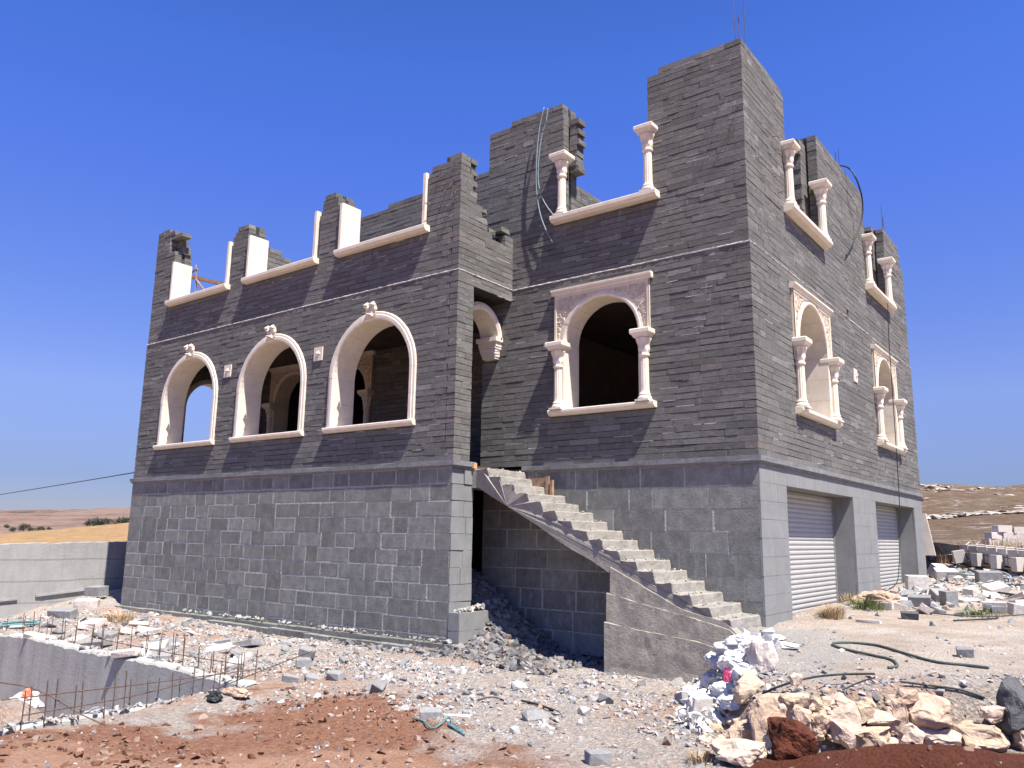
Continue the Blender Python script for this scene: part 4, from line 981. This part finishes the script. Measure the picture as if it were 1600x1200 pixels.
BL = [  # outline px, base z, material, label
 (1416, 1088, 1480, 1142, -.26, MTAN, 'largest cream boulder topping the dry stone edge at right'),
 (1484, 1128, 1570, 1170, -.44, MTAN, 'wide flat tan boulder beneath the dark grey stone'),
 (1436, 1138, 1490, 1170, -.44, MTAN, 'low pale boulder directly under the largest cream boulder'),
 (1400, 1133, 1438, 1164, -.44, MTAN, 'small square pale boulder left of the low one in the bottom row'),
 (1380, 1098, 1420, 1145, -.32, MTAN, 'upright tan boulder left of the largest cream boulder'),
 (1350, 1113, 1400, 1143, -.34, MTAN, 'smooth yellowish oval boulder in the middle of the stone edge'),
 (1303, 1132, 1388, 1166, -.44, MTAN, 'long low tan slab stone in the bottom row of the stone edge'),
 (1286, 1106, 1340, 1166, -.44, MTAN, 'tall cream boulder above the left end of the long slab stone'),
 (1232, 1100, 1268, 1142, -.42, MTAN, 'orange tan boulder just above the dark red earth clod'),
 (1265, 1105, 1293, 1145, -.40, MTAN, 'rounded orange boulder right of the dark red earth clod'),
 (1176, 1092, 1232, 1152, -.42, MTAN, 'broad pale pink boulder left of the dark red earth clod'),
 (1150, 1058, 1192, 1096, -.20, MTAN, 'cream boulder below the white waste heap'),
 (1556, 1066, 1612, 1142, -.30, MBAS, 'dark grey basalt boulder at the right end of the stone edge'),
 (1582, 1138, 1640, 1172, -.44, MTAN, 'pale boulder under the dark grey basalt boulder'),
 (1532, 1104, 1566, 1128, -.18, MTAN, 'small tan stone leaning against the dark grey basalt boulder'),
 (1332, 1098, 1362, 1128, -.30, MTAN, 'reddish stone behind the yellowish oval boulder'),
 (1295, 1086, 1335, 1110, -.22, MTAN, 'flat cream stone at the top of the edge under the black cable'),
 (1400, 1078, 1432, 1100, -.12, MTAN, 'small cream stone just left of the largest boulder top'),
 (1262, 1088, 1286, 1110, -.24, MTAN, 'small tan stone between pink and tall cream boulders'),
 (1220, 1085, 1262, 1106, -.22, MTAN, 'flat tan stone crossed by the black cable'),
 (1235, 1052, 1252, 1072, -.06, MTAN, 'little cream stone alone on the grey dust above the boulders'),
 (1140, 1128, 1198, 1160, -.47, MTAN, 'jagged cream stone low left of the broad pink boulder'),
 (1170, 1006, 1212, 1048, -.02, MWROCK, 'big white plaster-dusted boulder beside the waste heap'),
 (1120, 1160, 1195, 1196, -.50, MTAN, 'wide yellow tan stone near the bottom centre right'),
 (1196, 1150, 1230, 1176, -.46, MWROCK, 'white rough stone against the left side of the red clod'),
 (1365, 1146, 1402, 1166, -.45, MTAN, 'small pale stone in the bottom row right of the long slab'),
 (1345, 1152, 1372, 1168, -.46, MTAN, 'lowest cream stone touching the red soil under the long slab'),
]
for i, (a, b_, c, d, zb_, m_, l) in enumerate(BL): R(a, b_, c, d, zb_, m_, l, 500+i)
R(1209, 1134, 1266, 1188, -.42, MCLOD, 'dark red earth clod in front of the boulders', 620, 'earth_clod', 'clod', .9, back=-.38)
r = np.random.default_rng(91)
for i in range(105):
    px = r.uniform(1085, 1400); py = r.uniform(1092, 1190) if px < 1230 else r.uniform(1098, 1162)
    if px < 1150 and py < 1120: continue
    zb_ = np.interp(py, [1060, 1100, 1170], [-.05, -.22, -.46]) if px > 1180 else -.45; w_ = r.uniform(9, 22)
    R(px, py-w_*.7, px+w_, py, zb_, MTAN, 'small tan rock wedged among the boulders', 700+i, 'tan_rock', 'rock', group='small rocks among the boulders')
# solid blocks
def block(px, py, dims, mat, label, rz=0, tx=0, ty=0, name='stone_block', cat='block', z=None, lift=0, group=None):
    p = G(px, py) if z is None else Vector(at(px, py, 2, z)); a, c, e = dims
    bm = bmesh.new(); bmesh.ops.create_cube(bm, size=1)
    for q in bm.verts: q.co = Vector((q.co.x*a, q.co.y*c, (q.co.z+.5)*e))+Vector([random.uniform(-.012, .012) for _ in range(3)])
    bmesh.ops.bevel(bm, geom=bm.edges, offset=.006, segments=1, affect='EDGES')
    me = bpy.data.meshes.new(name); bm.to_mesh(me); bm.free(); me.materials.append(mat)
    o = bpy.data.objects.new(name, me); COL.objects.link(o); o.location = p+Vector((0, 0, lift-.01)); o.rotation_euler = (tx, ty, rz); tag(o, label, cat, group); return o
block(935, 1194, (.19, .13, .11), MGB, 'grey square stone block at the bottom edge of the dirt', .9)
block(1508, 1026, (.17, .13, .10), MGB, 'dark grey stone block alone on the dusty yard', .3, .15)
block(1530, 1010, (.10, .06, .012), MBAS, 'thin dark stone flake behind the lone grey block on the yard', .8)
block(1092, 1118, (.20, .15, .19), MCB, 'white square block at the lower left of the waste heap', .9, .1, .1)
block(1075, 1100, (.24, .14, .10), MGB, 'grey tilted slab beside the white square block', 1.0, -.4, .2)
block(672, 1124, (.20, .17, .10), MGB, 'flat grey slab block on the gravel near the teal rope', .8)
block(716, 1120, (.26, .14, .03), MWROCK, 'thin white slab lying right of the grey slab block', .4)
block(478, 1034, (.20, .15, .12), MGB, 'upper grey cut block of a pair in front of the basement wall', .5, .2, .3, lift=.08)
block(473, 1042, (.20, .14, .12), MGB, 'lower grey cut block of a pair in front of the basement wall', 1.0, .1)
block(525, 1062, (.18, .13, .10), MGB, 'grey cut block right of the paired blocks', .2, .2)
block(452, 1066, (.20, .12, .09), MGB, 'grey cut block left of the yellow scrap', .9, .2, .2)
block(590, 1080, (.14, .12, .12), MGB, 'brown-grey pointed stone at the top of the red dirt', .5, .5, .4)
block(196, 1035, (.42, .13, .09), MWROCK, 'pale broken lintel piece lying across the rebar wall crest', .35, .1, -.15, lift=.03)
block(345, 1018, (.42, .15, .10), MWROCK, 'white broken kerb piece behind the rebar', .3, .1)
block(60, 1004, (.45, .16, .08), MWROCK, 'white slanted slab behind the left rebar', .8, .3, .2, lift=.05)
block(110, 1004, (.35, .16, .07), MGB, 'grey slanted slab behind the left rebar', 2.2, .4, .2)
block(165, 995, (.35, .2, .07), MGB, 'grey flat slab on the rubble behind the rebar', .5, .2)
block(250, 1030, (.30, .2, .08), MGB, 'broad grey slab at the middle of the pit edge', .9, .1)
block(98, 965, (.55, .22, .18), MGB, 'grey boulder-like block by the retaining wall', .4, .2)
block(135, 950, (.5, .3, .2), MWROCK, 'white broken block at the foot of the retaining wall', .9, .1)
block(150, 938, (.45, .3, .22), MGB, 'grey concrete block stacked near the house corner', .3, .1, lift=.12)
for (px, py, d_, m_, l, rz_, tx_, lf) in [
 (1433, 925, (.42, .22, .34), MCB, 'large upright cream block beside the far garage door', .5, .05, 0),
 (1437, 948, (.36, .22, .2), MGB, 'grey block fallen at the front of the garage debris', .2, .2, 0),
 (1463, 940, (.28, .2, .22), MGB, 'dark tilted block leaning in the garage debris', .9, .5, 0),
 (1483, 946, (.22, .22, .26), MGB, 'square grey block standing right in the garage debris', .7, 0, 0),
 (1422, 968, (.24, .14, .12), MBAS, 'dark shallow block in front of the garage debris', .2, .1, 0),
 (1358, 973, (.34, .1, .05), MCB, 'thin cream stone strip lying before the grass tuft', -.2, 0, 0),
 (1555, 955, (.34, .18, .16), MCB, 'cream block at the right side of the yard', .2, 0, 0),
 (1562, 958, (.22, .14, .12), MGB, 'small dark block in front of the cream yard block', .1, 0, 0),
 (1546, 912, (.5, .3, .28), MGB, 'rough grey block on the red earth of the yard', .4, .1, 0),
 (1478, 905, (.5, .35, .25), MCB, 'white block by the far corner of the house', .4, .2, 0),
 (1463, 900, (.5, .3, .3), MCB, 'pale leaning block nearest the far corner of the house', 1.2, .6, 0),
 (1472, 866, (.9, .6, .2), MCB, 'low flat slab stack beside the wheelbarrow', .4, .05, 0),
 (1515, 940, (.4, .3, .06), MWROCK, 'white flat slab in the middle of the yard debris', .7, .1, 0),
 (1540, 928, (.6, .3, .05), MWROCK, 'white thin board-like slab right of the middle yard debris', .3, .1, 0)]:
    block(px, py, d_, m_, l, rz_, tx_, 0, lift=lf)
r = np.random.default_rng(17)
for i in range(26):
    px = r.uniform(20, 400); yb = np.interp(px, [0, 150, 400], [968, 955, 1000]); py = r.uniform(yb+10, np.interp(px, [0, 200, 400], [1000, 1022, 1055]))
    block(px, py, (r.uniform(.22, .48), r.uniform(.14, .3), r.uniform(.05, .12)), [MGB, MWROCK, MCB][i % 3], 'broken flat slab in the rubble behind the rebar', r.uniform(0, 3), r.normal()*.25, r.normal()*.2, 'slab_fragment', 'slab', group='slab fragments behind the rebar')
r = np.random.default_rng(19)
for i in range(18):
    px = r.uniform(1370, 1600); py = r.uniform(905, 962)
    block(px, py, (r.uniform(.15, .5), r.uniform(.12, .3), r.uniform(.04, .2)), [MGB, MWROCK, MCB, MCB][i % 4], 'broken block piece among the yard debris', r.uniform(0, 3), r.normal()*.3, r.normal()*.2, 'block_fragment', 'block', group='block pieces in the yard debris')
# white waste sacks
def sack(px, py, dims, label, mat=MBAG, seed=0, z=None, lift=0, name='plastic_sack', cat='sack', rz=0):
    if mat is MBAG: dims = (dims[0]*.92, dims[1]*.9, dims[2]*.66)
    p = (G(px, py) if z is None else Vector(at(px, py, 2, z)))
    bm = bmesh.new(); bmesh.ops.create_icosphere(bm, subdivisions=4, radius=.5)
    for q in bm.verts:
        c = q.co.copy(); n1 = noise.noise_vector(c*3+Vector((seed, 0, 0))); n2 = 1-abs(noise.noise(c*7+Vector((seed, 5, 0)))); n3 = 1-abs(noise.noise(c*15+Vector((seed, 5, 0))))
        c = c*(1+.30*(n2-.75)+.16*(n3-.7))+n1*.20; q.co = Vector((c.x*dims[0], c.y*dims[1], max(c.z, -.35)*dims[2]))
    me = bpy.data.meshes.new(name); bm.to_mesh(me); bm.free(); me.materials.append(mat)
    o = bpy.data.objects.new(name, me); COL.objects.link(o); o.location = p+Vector((0, 0, dims[2]*.33+lift)); o.rotation_euler[2] = rz; tag(o, label, cat); return o
for i_, (px_, py_, d_, l_) in enumerate([
 (1092, 1062, (.26, .2, .2), 'small crumpled white sack at the far left of the waste heap'),
 (1140, 1022, (.36, .28, .26), 'puffy white sack just under the bucket side of the heap'),
 (1178, 1012, (.34, .28, .24), 'white sack directly behind the plaster-dusted boulder top'),
 (1200, 1000, (.40, .3, .14), 'flat white sheet spread at the top right of the waste heap'),
 (1168, 1060, (.30, .26, .26), 'white sack wedged left of the plaster-dusted boulder base'),
 (1120, 1105, (.26, .22, .22), 'white sack above the white square block'),
 (1146, 1108, (.30, .22, .20), 'small white sack touching the tan rocks'),
 (1078, 1085, (.22, .16, .20), 'white torn sack beside the tilted grey slab'),
 (1218, 1012, (.5, .3, .10), 'thin dusty white sheet on the cement spill'),
 (1105, 1048, (.24, .2, .34), 'upright white bag against the staircase wall')]):
    sack(px_, py_, d_, l_, seed=30+i_)
sack(1125, 1045, (.34, .26, .34), 'crumpled white sack at the upper left of the waste heap', seed=1)
sack(1160, 1015, (.42, .32, .30), 'crumpled white sack at the top of the waste heap by the last step', seed=2)
sack(1150, 1050, (.36, .30, .34), 'bulging white sack in the middle of the waste heap', seed=3)
sack(1112, 1075, (.30, .24, .30), 'torn white sack low on the left flank of the waste heap', seed=4)
sack(1135, 1090, (.34, .26, .26), 'crushed white sack at the bottom of the waste heap', seed=5)
sack(1185, 1030, (.36, .30, .22), 'flattened white sack behind the white boulder', seed=6)
sack(1100, 1065, (.14, .12, .26), 'dark grey plastic scrap folded at the left of the waste heap', MBLK, 7)
sack(1138, 1078, (.10, .08, .20), 'bright pink plastic scrap in the waste heap', MPINK, 8, lift=.05)
sack(1375, 950, (.75, .5, .34), 'tan bulging sack slumped between the garage doors', MTAR, 9, rz=.5)
sack(1400, 945, (.5, .4, .26), 'pale lilac plastic sack beside the tan sack', MBAG, 10)
sack(40, 1100, (.34, .3, .22), 'white crumpled bag in the foundation pit', MBAG, 11, z=-.75)
sack(52, 1106, (.28, .22, .16), 'grey white crumpled bag right of the other pit bag', MBAG, 12, z=-.78)
sack(42, 1092, (.10, .10, .14), 'orange red plastic scrap on the pit rubble', MORG, 13, z=-.68)
sack(370, 1088, (.40, .16, .10), 'brown and yellow crushed cardboard at the pit corner', MTAR, 14)
sack(335, 1096, (.18, .14, .12), 'dark crushed wrapper left of the cardboard at the pit corner', MBLK, 15)
sack(478, 1062, (.07, .06, .05), 'small yellow scrap among the grey blocks', simple('yellow_scrap', (.75, .66, .10), .6), 16, name='scrap', cat='scrap')
r = np.random.default_rng(23); V = []; F = []; k = 0
HP = np.array([(1062, 1138), (1072, 1085), (1098, 1045), (1130, 1018), (1165, 1006), (1215, 1000), (1222, 1010), (1178, 1050), (1160, 1085), (1130, 1125), (1095, 1150)], float)
while k < 7500:
    px, py = r.uniform(1055, 1225), r.uniform(988, 1155)
    if sdist(np.array([px]), np.array([py]), HP)[0] < 0: continue
    p = G(px, py); v, f = CH[r.integers(16)]; s_ = r.uniform(.04, .10)+.12*r.random()**3
    q = (v*np.array([s_*1.3, s_, s_*r.uniform(.3, 1)])) @ rotm(r.uniform(0, 6), r.normal()*.9, r.normal()*.9).T+np.array([p.x, p.y, p.z+s_*.1+.09*r.random()**2]); V.append(q); F += [[a+k for a in g_] for g_ in f]; k += len(v)
tag(mesh_obj('plaster_waste', np.concatenate(V), F, rock_mat('plaster_waste', [(.50, .49, .47), (.66, .65, .63), (.72, .71, .69), (.40, .39, .38), (.70, .66, .62)], .01, 'isl', 12)), 'heap of broken white plaster and stone waste at the foot of the staircase', 'waste heap', kind='stuff')
# bucket
bk = tag(empty('bucket', G(1112, 1030)+Vector((0, 0, .22))), 'small white plaster bucket with wire handle on the waste heap', 'bucket')
b = MB(); n = 24
for z, r_ in ((0, .085), (.17, .11), (.18, .118), (.185, .112), (.02, .08)):
    b.v += [(r_*math.cos(2*math.pi*q/n), r_*math.sin(2*math.pi*q/n), z) for q in range(n)]
for i in range(4):
    for q in range(n): b.f.append((i*n+q, i*n+(q+1) % n, (i+1)*n+(q+1) % n, (i+1)*n+q))
b.f.append(tuple(range(n))[::-1]); b.f.append(tuple(4*n+q for q in range(n))); b.obj('pail', MBAG, bk)
MB().tube([(.115*math.cos(g_), 0, .17+.13*math.sin(g_)) for g_ in np.linspace(0, math.pi, 14)], .004, 5).obj('handle', MSTEEL, bk); bk.rotation_euler = (.35, -.2, .6)
# ------------------------------------------------------------------ hoses, pipes, cables
def gtube(pxs, r_, mat, name, label, cat, lift=.0, n=10):
    pts = [G(x, y)+Vector((0, 0, r_+lift)) for x, y in pxs]; P = spline(pts, n); P = [Vector((p.x, p.y, max(p.z, hz(p.x, p.y)+r_*.8))) for p in P]
    return tag(MB().tube(P, r_, 8).obj(name, mat, smooth=True), label, cat)
gtube([(1388, 1046), (1402, 1043), (1394, 1034), (1368, 1027), (1330, 1019), (1306, 1012), (1303, 1007), (1330, 1006), (1372, 1011), (1410, 1022), (1460, 1036), (1510, 1042), (1545, 1046)], .015, MHOSE, 'hose', 'thick grey green hose bent double on the dusty yard', 'hose')
gtube([(1177, 1110), (1215, 1094), (1260, 1080), (1310, 1073), (1368, 1071)], .010, MBLK, 'cable', 'black cable arching over the boulder edge', 'cable', .09)
gtube([(1368, 1071), (1345, 1078), (1318, 1098)], .008, MBLK, 'cable', 'short black cable end dropping between the boulders', 'cable', .06)
gtube([(1408, 1073), (1450, 1082), (1500, 1094), (1540, 1107)], .009, MBLK, 'cable', 'black cable along the yard edge toward the basalt boulder', 'cable', .03)
gtube([(1430, 902), (1480, 903), (1540, 908), (1578, 911), (1570, 902), (1545, 897)], .025, MPIPE, 'pipe', 'long grey pipe looped across the yard debris', 'pipe', .08)
gtube([(1480, 883), (1510, 891), (1540, 898)], .025, MBLK, 'pipe', 'dark pipe running from the wheelbarrow to the grey block', 'pipe', .05)
gtube([(1535, 921), (1570, 918), (1620, 920)], .02, MBLK, 'pipe', 'dark pipe lying at the right edge of the yard', 'pipe', .03)
gtube([(1560, 930), (1590, 935), (1625, 944)], .02, MBLK, 'pipe', 'lower dark pipe at the right edge of the yard', 'pipe', .03)
gtube([(1422, 951), (1450, 960), (1500, 965), (1560, 966), (1620, 962)], .010, MHOSE, 'hose', 'thin green hose trailing along the front of the yard debris', 'hose', .02)
gtube([(1490, 972), (1540, 970), (1560, 968)], .012, MBLK, 'hose', 'thin black hose end in front of the yard debris', 'hose', .01)
gtube([(745, 1097), (770, 1092), (800, 1101)], .008, MREB, 'rod', 'rusty rod lying on the rubble left of the staircase wall', 'rod', .01)
gtube([(815, 1099), (840, 1105), (873, 1116)], .012, MBLK, 'rod', 'dark stick on the gravel in the middle foreground', 'rod', .01)
gtube([(646, 1126), (662, 1132), (675, 1142), (690, 1134), (702, 1124), (708, 1140), (722, 1146), (700, 1136), (726, 1152)], .008, MTEAL, 'rope', 'teal nylon rope tangled by the grey slab block', 'rope', .01, 6)
gtube([(0, 983), (30, 981), (60, 979), (40, 976), (0, 979)], .02, MTEAL, 'rope', 'teal rope strands on the rubble by the retaining wall', 'rope', .03)
# hanging conduits on the front wall
q = lambda x, y, yy=dB-.10: Vector(at(x, y, 1, yy))
for pts, l in (([q(850, 168), q(843, 200), q(839, 240), q(838, 290), q(843, 330), q(852, 357), q(863, 378)], 'grey conduit hanging down the front wall to the lower end'),
               ([q(856, 170), q(853, 190), q(846, 215), q(841, 260), q(842, 290), q(850, 315), q(866, 338)], 'grey conduit hanging down and curling to the upper window sill')):
    tag(MB().tube(spline(pts, 8), .011, 6).obj('conduit', MPIPE, smooth=True), l, 'conduit')
c_ = lambda x, y, xx=Wd+.12: Vector(at(x, y, 0, xx))
tag(MB().tube(spline([Vector((4.5, 6.9, 9.15)), c_(1325, 262, Wd+.05), c_(1338, 280, Wd+.2), c_(1347, 310, Wd+.22), c_(1347, 340, Wd+.2), c_(1338, 368, Wd+.12), c_(1322, 400, Wd+.02)], 8), .017, 6).obj('conduit', MBLK, smooth=True), 'black conduit looping off the top of the garage side wall', 'conduit')
tag(MB().tube(spline([c_(1387, 470), c_(1389, 530), c_(1393, 590), c_(1397, 650), c_(1403, 740), c_(1406, 810), c_(1405, 880), c_(1400, 912), c_(1375, 928)], 8), .010, 5).obj('cable', MBLK, smooth=True), 'thin black cable hanging down the garage side wall', 'cable')
a_ = Vector((-10.15, .6, 2.75)); e_ = Vector(at(-260, 782, 1, 30)); 
tag(MB().tube([a_.lerp(e_, t)+Vector((0, 0, -1.2*math.sin(math.pi*t))) for t in np.linspace(0, 1, 40)], .014, 4).obj('power_line', MBLK), 'thin dark overhead cable running left from the house', 'cable')
# scaffold seen through the far opening
sf = tag(empty('scaffold', (-10.4, 3.2, 5.8)), 'timber scaffold plank and poles behind the leftmost upper opening', 'scaffold')
so_ = Vector((10.4, -3.2, -5.8))
p0 = Vector(at(292, 431, 1, 3.2)); p1 = Vector(at(362, 447, 1, 3.6)); b = MB(); 
for s_ in (0,): 
    dd = (p1-p0).normalized(); nn = dd.cross(Vector((0, 0, 1))).normalized()*.12; up = Vector((0, 0, .05)); vv = [p0-nn-up, p1-nn-up, p1+nn-up, p0+nn-up, p0-nn+up, p1-nn+up, p1+nn+up, p0+nn+up]
    b.add([v+so_ for v in vv], [(0, 3, 2, 1), (4, 5, 6, 7), (0, 1, 5, 4), (1, 2, 6, 5), (2, 3, 7, 6), (3, 0, 4, 7)])
b.obj('plank', MWOOD, sf)
for a, c in (((306, 414), (306, 470)), ((306, 436), (325, 462)), ((290, 432), (308, 420))):
    MB().tube([Vector(at(*a, 1, 3.1))+so_, Vector(at(*c, 1, 3.1))+so_], .03, 6).obj('pole', MWOOD, sf)
# timber props at the stair head
tm = tag(empty('timber_prop', (.85, 1.35, 2.0)), 'short brown shuttering board and stake at the top of the stairs', 'timber')
b = MB(); b.box(-.45, .12, -.02, .02, -.05, .22, .01); b.box(.10, .16, -.05, .0, -.35, .25, .005); b.box(.20, .25, -.06, -.01, -.32, .18, .005); b.obj('board', MWOOD, tm)
b = MB(); b.box(-.30, .02, .5, .60, 2.42, 2.45, .004); b.box(-.02, .08, .44, .52, 2.35, 2.44, .004); tag(b.obj('timber_offcut', simple('raw_timber', (.55, .30, .14), .8, nz=10)), 'orange timber offcut on the porch threshold', 'timber')
# ------------------------------------------------------------------ wheelbarrow
p = G(1488, 879)
wbw = tag(empty('wheelbarrow', p, CY), 'black metal wheelbarrow parked by the block row', 'wheelbarrow')
b = MB(); s = .82
lo = [(-.42, -.24, .30), (.22, -.24, .30), (.22, .24, .30), (-.42, .24, .30)]; hi = [(-.75, -.36, .68), (.38, -.34, .56), (.38, .34, .56), (-.75, .36, .68)]
b.add([Vector(v)*s for v in lo+hi], [(3, 2, 1, 0), (0, 1, 5, 4), (1, 2, 6, 5), (2, 3, 7, 6), (3, 0, 4, 7)])
b.add([Vector((v[0]*.97, v[1]*.95, v[2]+.01))*s for v in lo+hi], [(0, 1, 2, 3), (4, 5, 1, 0), (5, 6, 2, 1), (6, 7, 3, 2), (7, 4, 0, 3)]); b.obj('tray', simple('tray_steel', (.085, .088, .09), .55, .3, nz=4, amt=.5), wbw)
for sy in (-1, 1):
    MB().tube([Vector(v)*s for v in ((-.72, sy*.05, .2), (-.3, sy*.2, .27), (.3, sy*.26, .33), (.85, sy*.3, .72))], .02, 6).obj('handle', MSTEEL, wbw)
    MB().tube([Vector(v)*s for v in ((.2, sy*.22, .3), (.28, sy*.24, .0), (.05, sy*.2, .0), (-.05, sy*.2, .28))], .016, 6).obj('leg', MBLK, wbw)
b = MB(); n = 20
MBt = MB().tube([Vector((-.72+.16*math.cos(g_), 0, .18+.16*math.sin(g_)))*s for g_ in np.linspace(0, 2*math.pi, 21)], .045, 8); MBt.obj('wheel', MBLK, wbw)
# ------------------------------------------------------------------ block row on pallets, block pile
pa = G(1508, 884); pb_ = Vector(at(1650, 893, 2, pa.z)); dv = (pb_-pa); dv.z = 0; L = min(dv.length, 5.5); dv.normalize(); ang = math.atan2(dv.y, dv.x); nv = Vector((-dv.y, dv.x, 0))
def cb(p, dims, rz, tx, label, group, ty=0):
    o = bpy.data.objects.new('cement_block', CBM); COL.objects.link(o); o.location = p; o.scale = dims; o.rotation_euler = (tx, ty, rz); tag(o, label, 'block', group); return o
bm = bmesh.new(); bmesh.ops.create_cube(bm, size=1); bmesh.ops.bevel(bm, geom=bm.edges, offset=.02, segments=1, affect='EDGES'); CBM = bpy.data.meshes.new('cement_block'); bm.to_mesh(CBM); bm.free(); CBM.materials.append(MCB)
x = 0; i = 0
while x < L:
    for row in range(2):
        for dp in range(2):
            p = pa+dv*(x+.2)+nv*(dp*.26); zg = hz(p.x, p.y); cb((p.x, p.y, zg+.26+row*.22), (.39, .24, .2), ang+random.uniform(-.05, .05), 0, 'white cement block in the long stacked row behind the yard', 'blocks in the stacked row')
    if i % 2 == 0 and i < 8:
        p = pa+dv*(x+.25)-nv*.28; zg = hz(p.x, p.y); cb((p.x, p.y, zg+.28), (.18, .30, .34), ang+random.uniform(-.3, .5), random.uniform(-.2, .2), 'brown shaded cement block leaning against the front of the row', 'blocks leaning on the row')
    x += .43; i += 1
k = 0; x = .2
while x < L:
    p = pa+dv*x; zg = hz(p.x, p.y); t_ = empty('pallet', (p.x, p.y, zg), ang); b = MB()
    for yy_ in (-.1, .25): b.box(-.45, .45, yy_-.05, yy_+.05, .02, .10)
    b.box(-.5, .5, -.2, .45, .10, .14); b.obj('deck', MWOOD, t_); tag(t_, 'low wooden pallet under the stacked block row', 'pallet', 'pallets under the block row'); x += 1.2
pc = Vector(at(1573, 850, 0, -1.0)); d = ray(1573, 851); d = d/math.hypot(d[0], d[1]); pc = Vector(Cc+d*31.5); uu = Vector((math.cos(CY), math.sin(CY), 0)).normalized()
for (ux, uz, rz_, sx) in ((-.45, .12, .3, .5), (0.05, .12, 0, .5), (.48, .12, .1, .55), (-.4, .34, .5, .45), (.1, .34, -.1, .5), (.5, .34, .1, .5), (-.1, .56, .2, .5), (.35, .52, .4, .4)):
    cb(pc+uu*ux+Vector((0, 0, uz-.05)), (sx, .3, .22), CY+rz_*.5, 0, 'cream cement block in the small pile on the hillside grass', 'blocks in the hillside pile')
# leaning white board behind house corner
b = MB(); a = Vector(at(1446, 802, 1, 13.2)); c = Vector(at(1462, 868, 1, 13.2)); b.add([a, c, c+Vector((-.3, 0, 0)), a+Vector((-.3, 0, 0))]+[v+Vector((0, .05, 0)) for v in (a, c, c+Vector((-.3, 0, 0)), a+Vector((-.3, 0, 0)))], [(0, 3, 2, 1), (4, 5, 6, 7), (0, 1, 5, 4), (1, 2, 6, 5), (2, 3, 7, 6), (3, 0, 4, 7)])
tag(b.obj('leaning_slab', MW), 'white stone slab leaning behind the far corner of the house', 'slab')
# ------------------------------------------------------------------ grass
def tuft(p, R_, h, n, mat, label, group=None, seed=0, name='grass_tuft', cat='grass tuft'):
    r = np.random.default_rng(seed); b = MB()
    for _ in range(n):
        a = r.uniform(0, 6.28); rr_ = R_*r.random()**.7; q0 = Vector((rr_*math.cos(a), rr_*math.sin(a), -.02)); l = h*r.uniform(.4, 1); ln = Vector((math.cos(a), math.sin(a), 0))*l*r.uniform(.1, .8)+Vector((r.normal(), r.normal(), 0))*l*.15; wv = Vector((-math.sin(a), math.cos(a), 0))*.0045*r.uniform(.6, 1.6)
        m_ = q0+ln*.35+Vector((0, 0, l*.6)); e = q0+ln+Vector((0, 0, l*r.uniform(.75, 1.0)))
        b.add([q0-wv, q0+wv, m_+wv*.8, m_-wv*.8, e], [(0, 1, 2, 3), (3, 2, 4)])
    return tag(b.obj(name, mat, loc=p), label, cat, group)
tuft(G(1303, 966), .16, .30, 260, MDRY, 'dry yellow grass tuft at the foot of the nearer garage door', seed=1)
tuft(G(1288, 962), .10, .16, 90, MDRY, 'small dry grass tuft against the nearer garage door', seed=2)
tuft(G(1357, 952), .30, .28, 320, MGRN, 'greenish weeds in front of the tan sack', seed=3)
tuft(G(1330, 944), .22, .26, 160, MDRY, 'sparse straw weeds at the pillar between the garage doors', seed=4)
tuft(G(1530, 962), .35, .16, 240, MGRN, 'green weed patch in the yard debris', seed=5)
tuft(G(178, 972), .40, .28, 380, MDRY, 'dry straw clump at the left corner of the basement wall', seed=6)
tuft(G(195, 990), .25, .16, 180, MDRY, 'thin straw clump in front of the left basement corner', seed=7)
tuft(G(1283, 1158), .10, .20, 60, MGRN, 'fresh green weed growing between boulders by the red clod', seed=8)
tuft(G(1094, 1190), .12, .14, 90, MDRY, 'straw clump near the bottom among the tan rocks', seed=9)
tuft(G(540, 1036), .10, .08, 60, MGRN, 'tiny green weed on the rubble by the basement ledge', seed=10)
r = np.random.default_rng(12)
for i in range(34):
    px = r.uniform(1440, 1600); d = ray(px, 852); d = d/math.hypot(d[0], d[1]); q_ = Cc+d*r.uniform(25.5, 34); zz_ = hz(q_[0], q_[1])
    tuft(Vector((q_[0], q_[1], zz_)), .6, r.uniform(.2, .6), 45, MDRY, 'dry grass tuft at the foot of the hillside', 'grass tufts below the hillside', 40+i)
for o in list(bpy.data.objects):
    if o.parent: o.pop('category', None) if 'category' in o else None
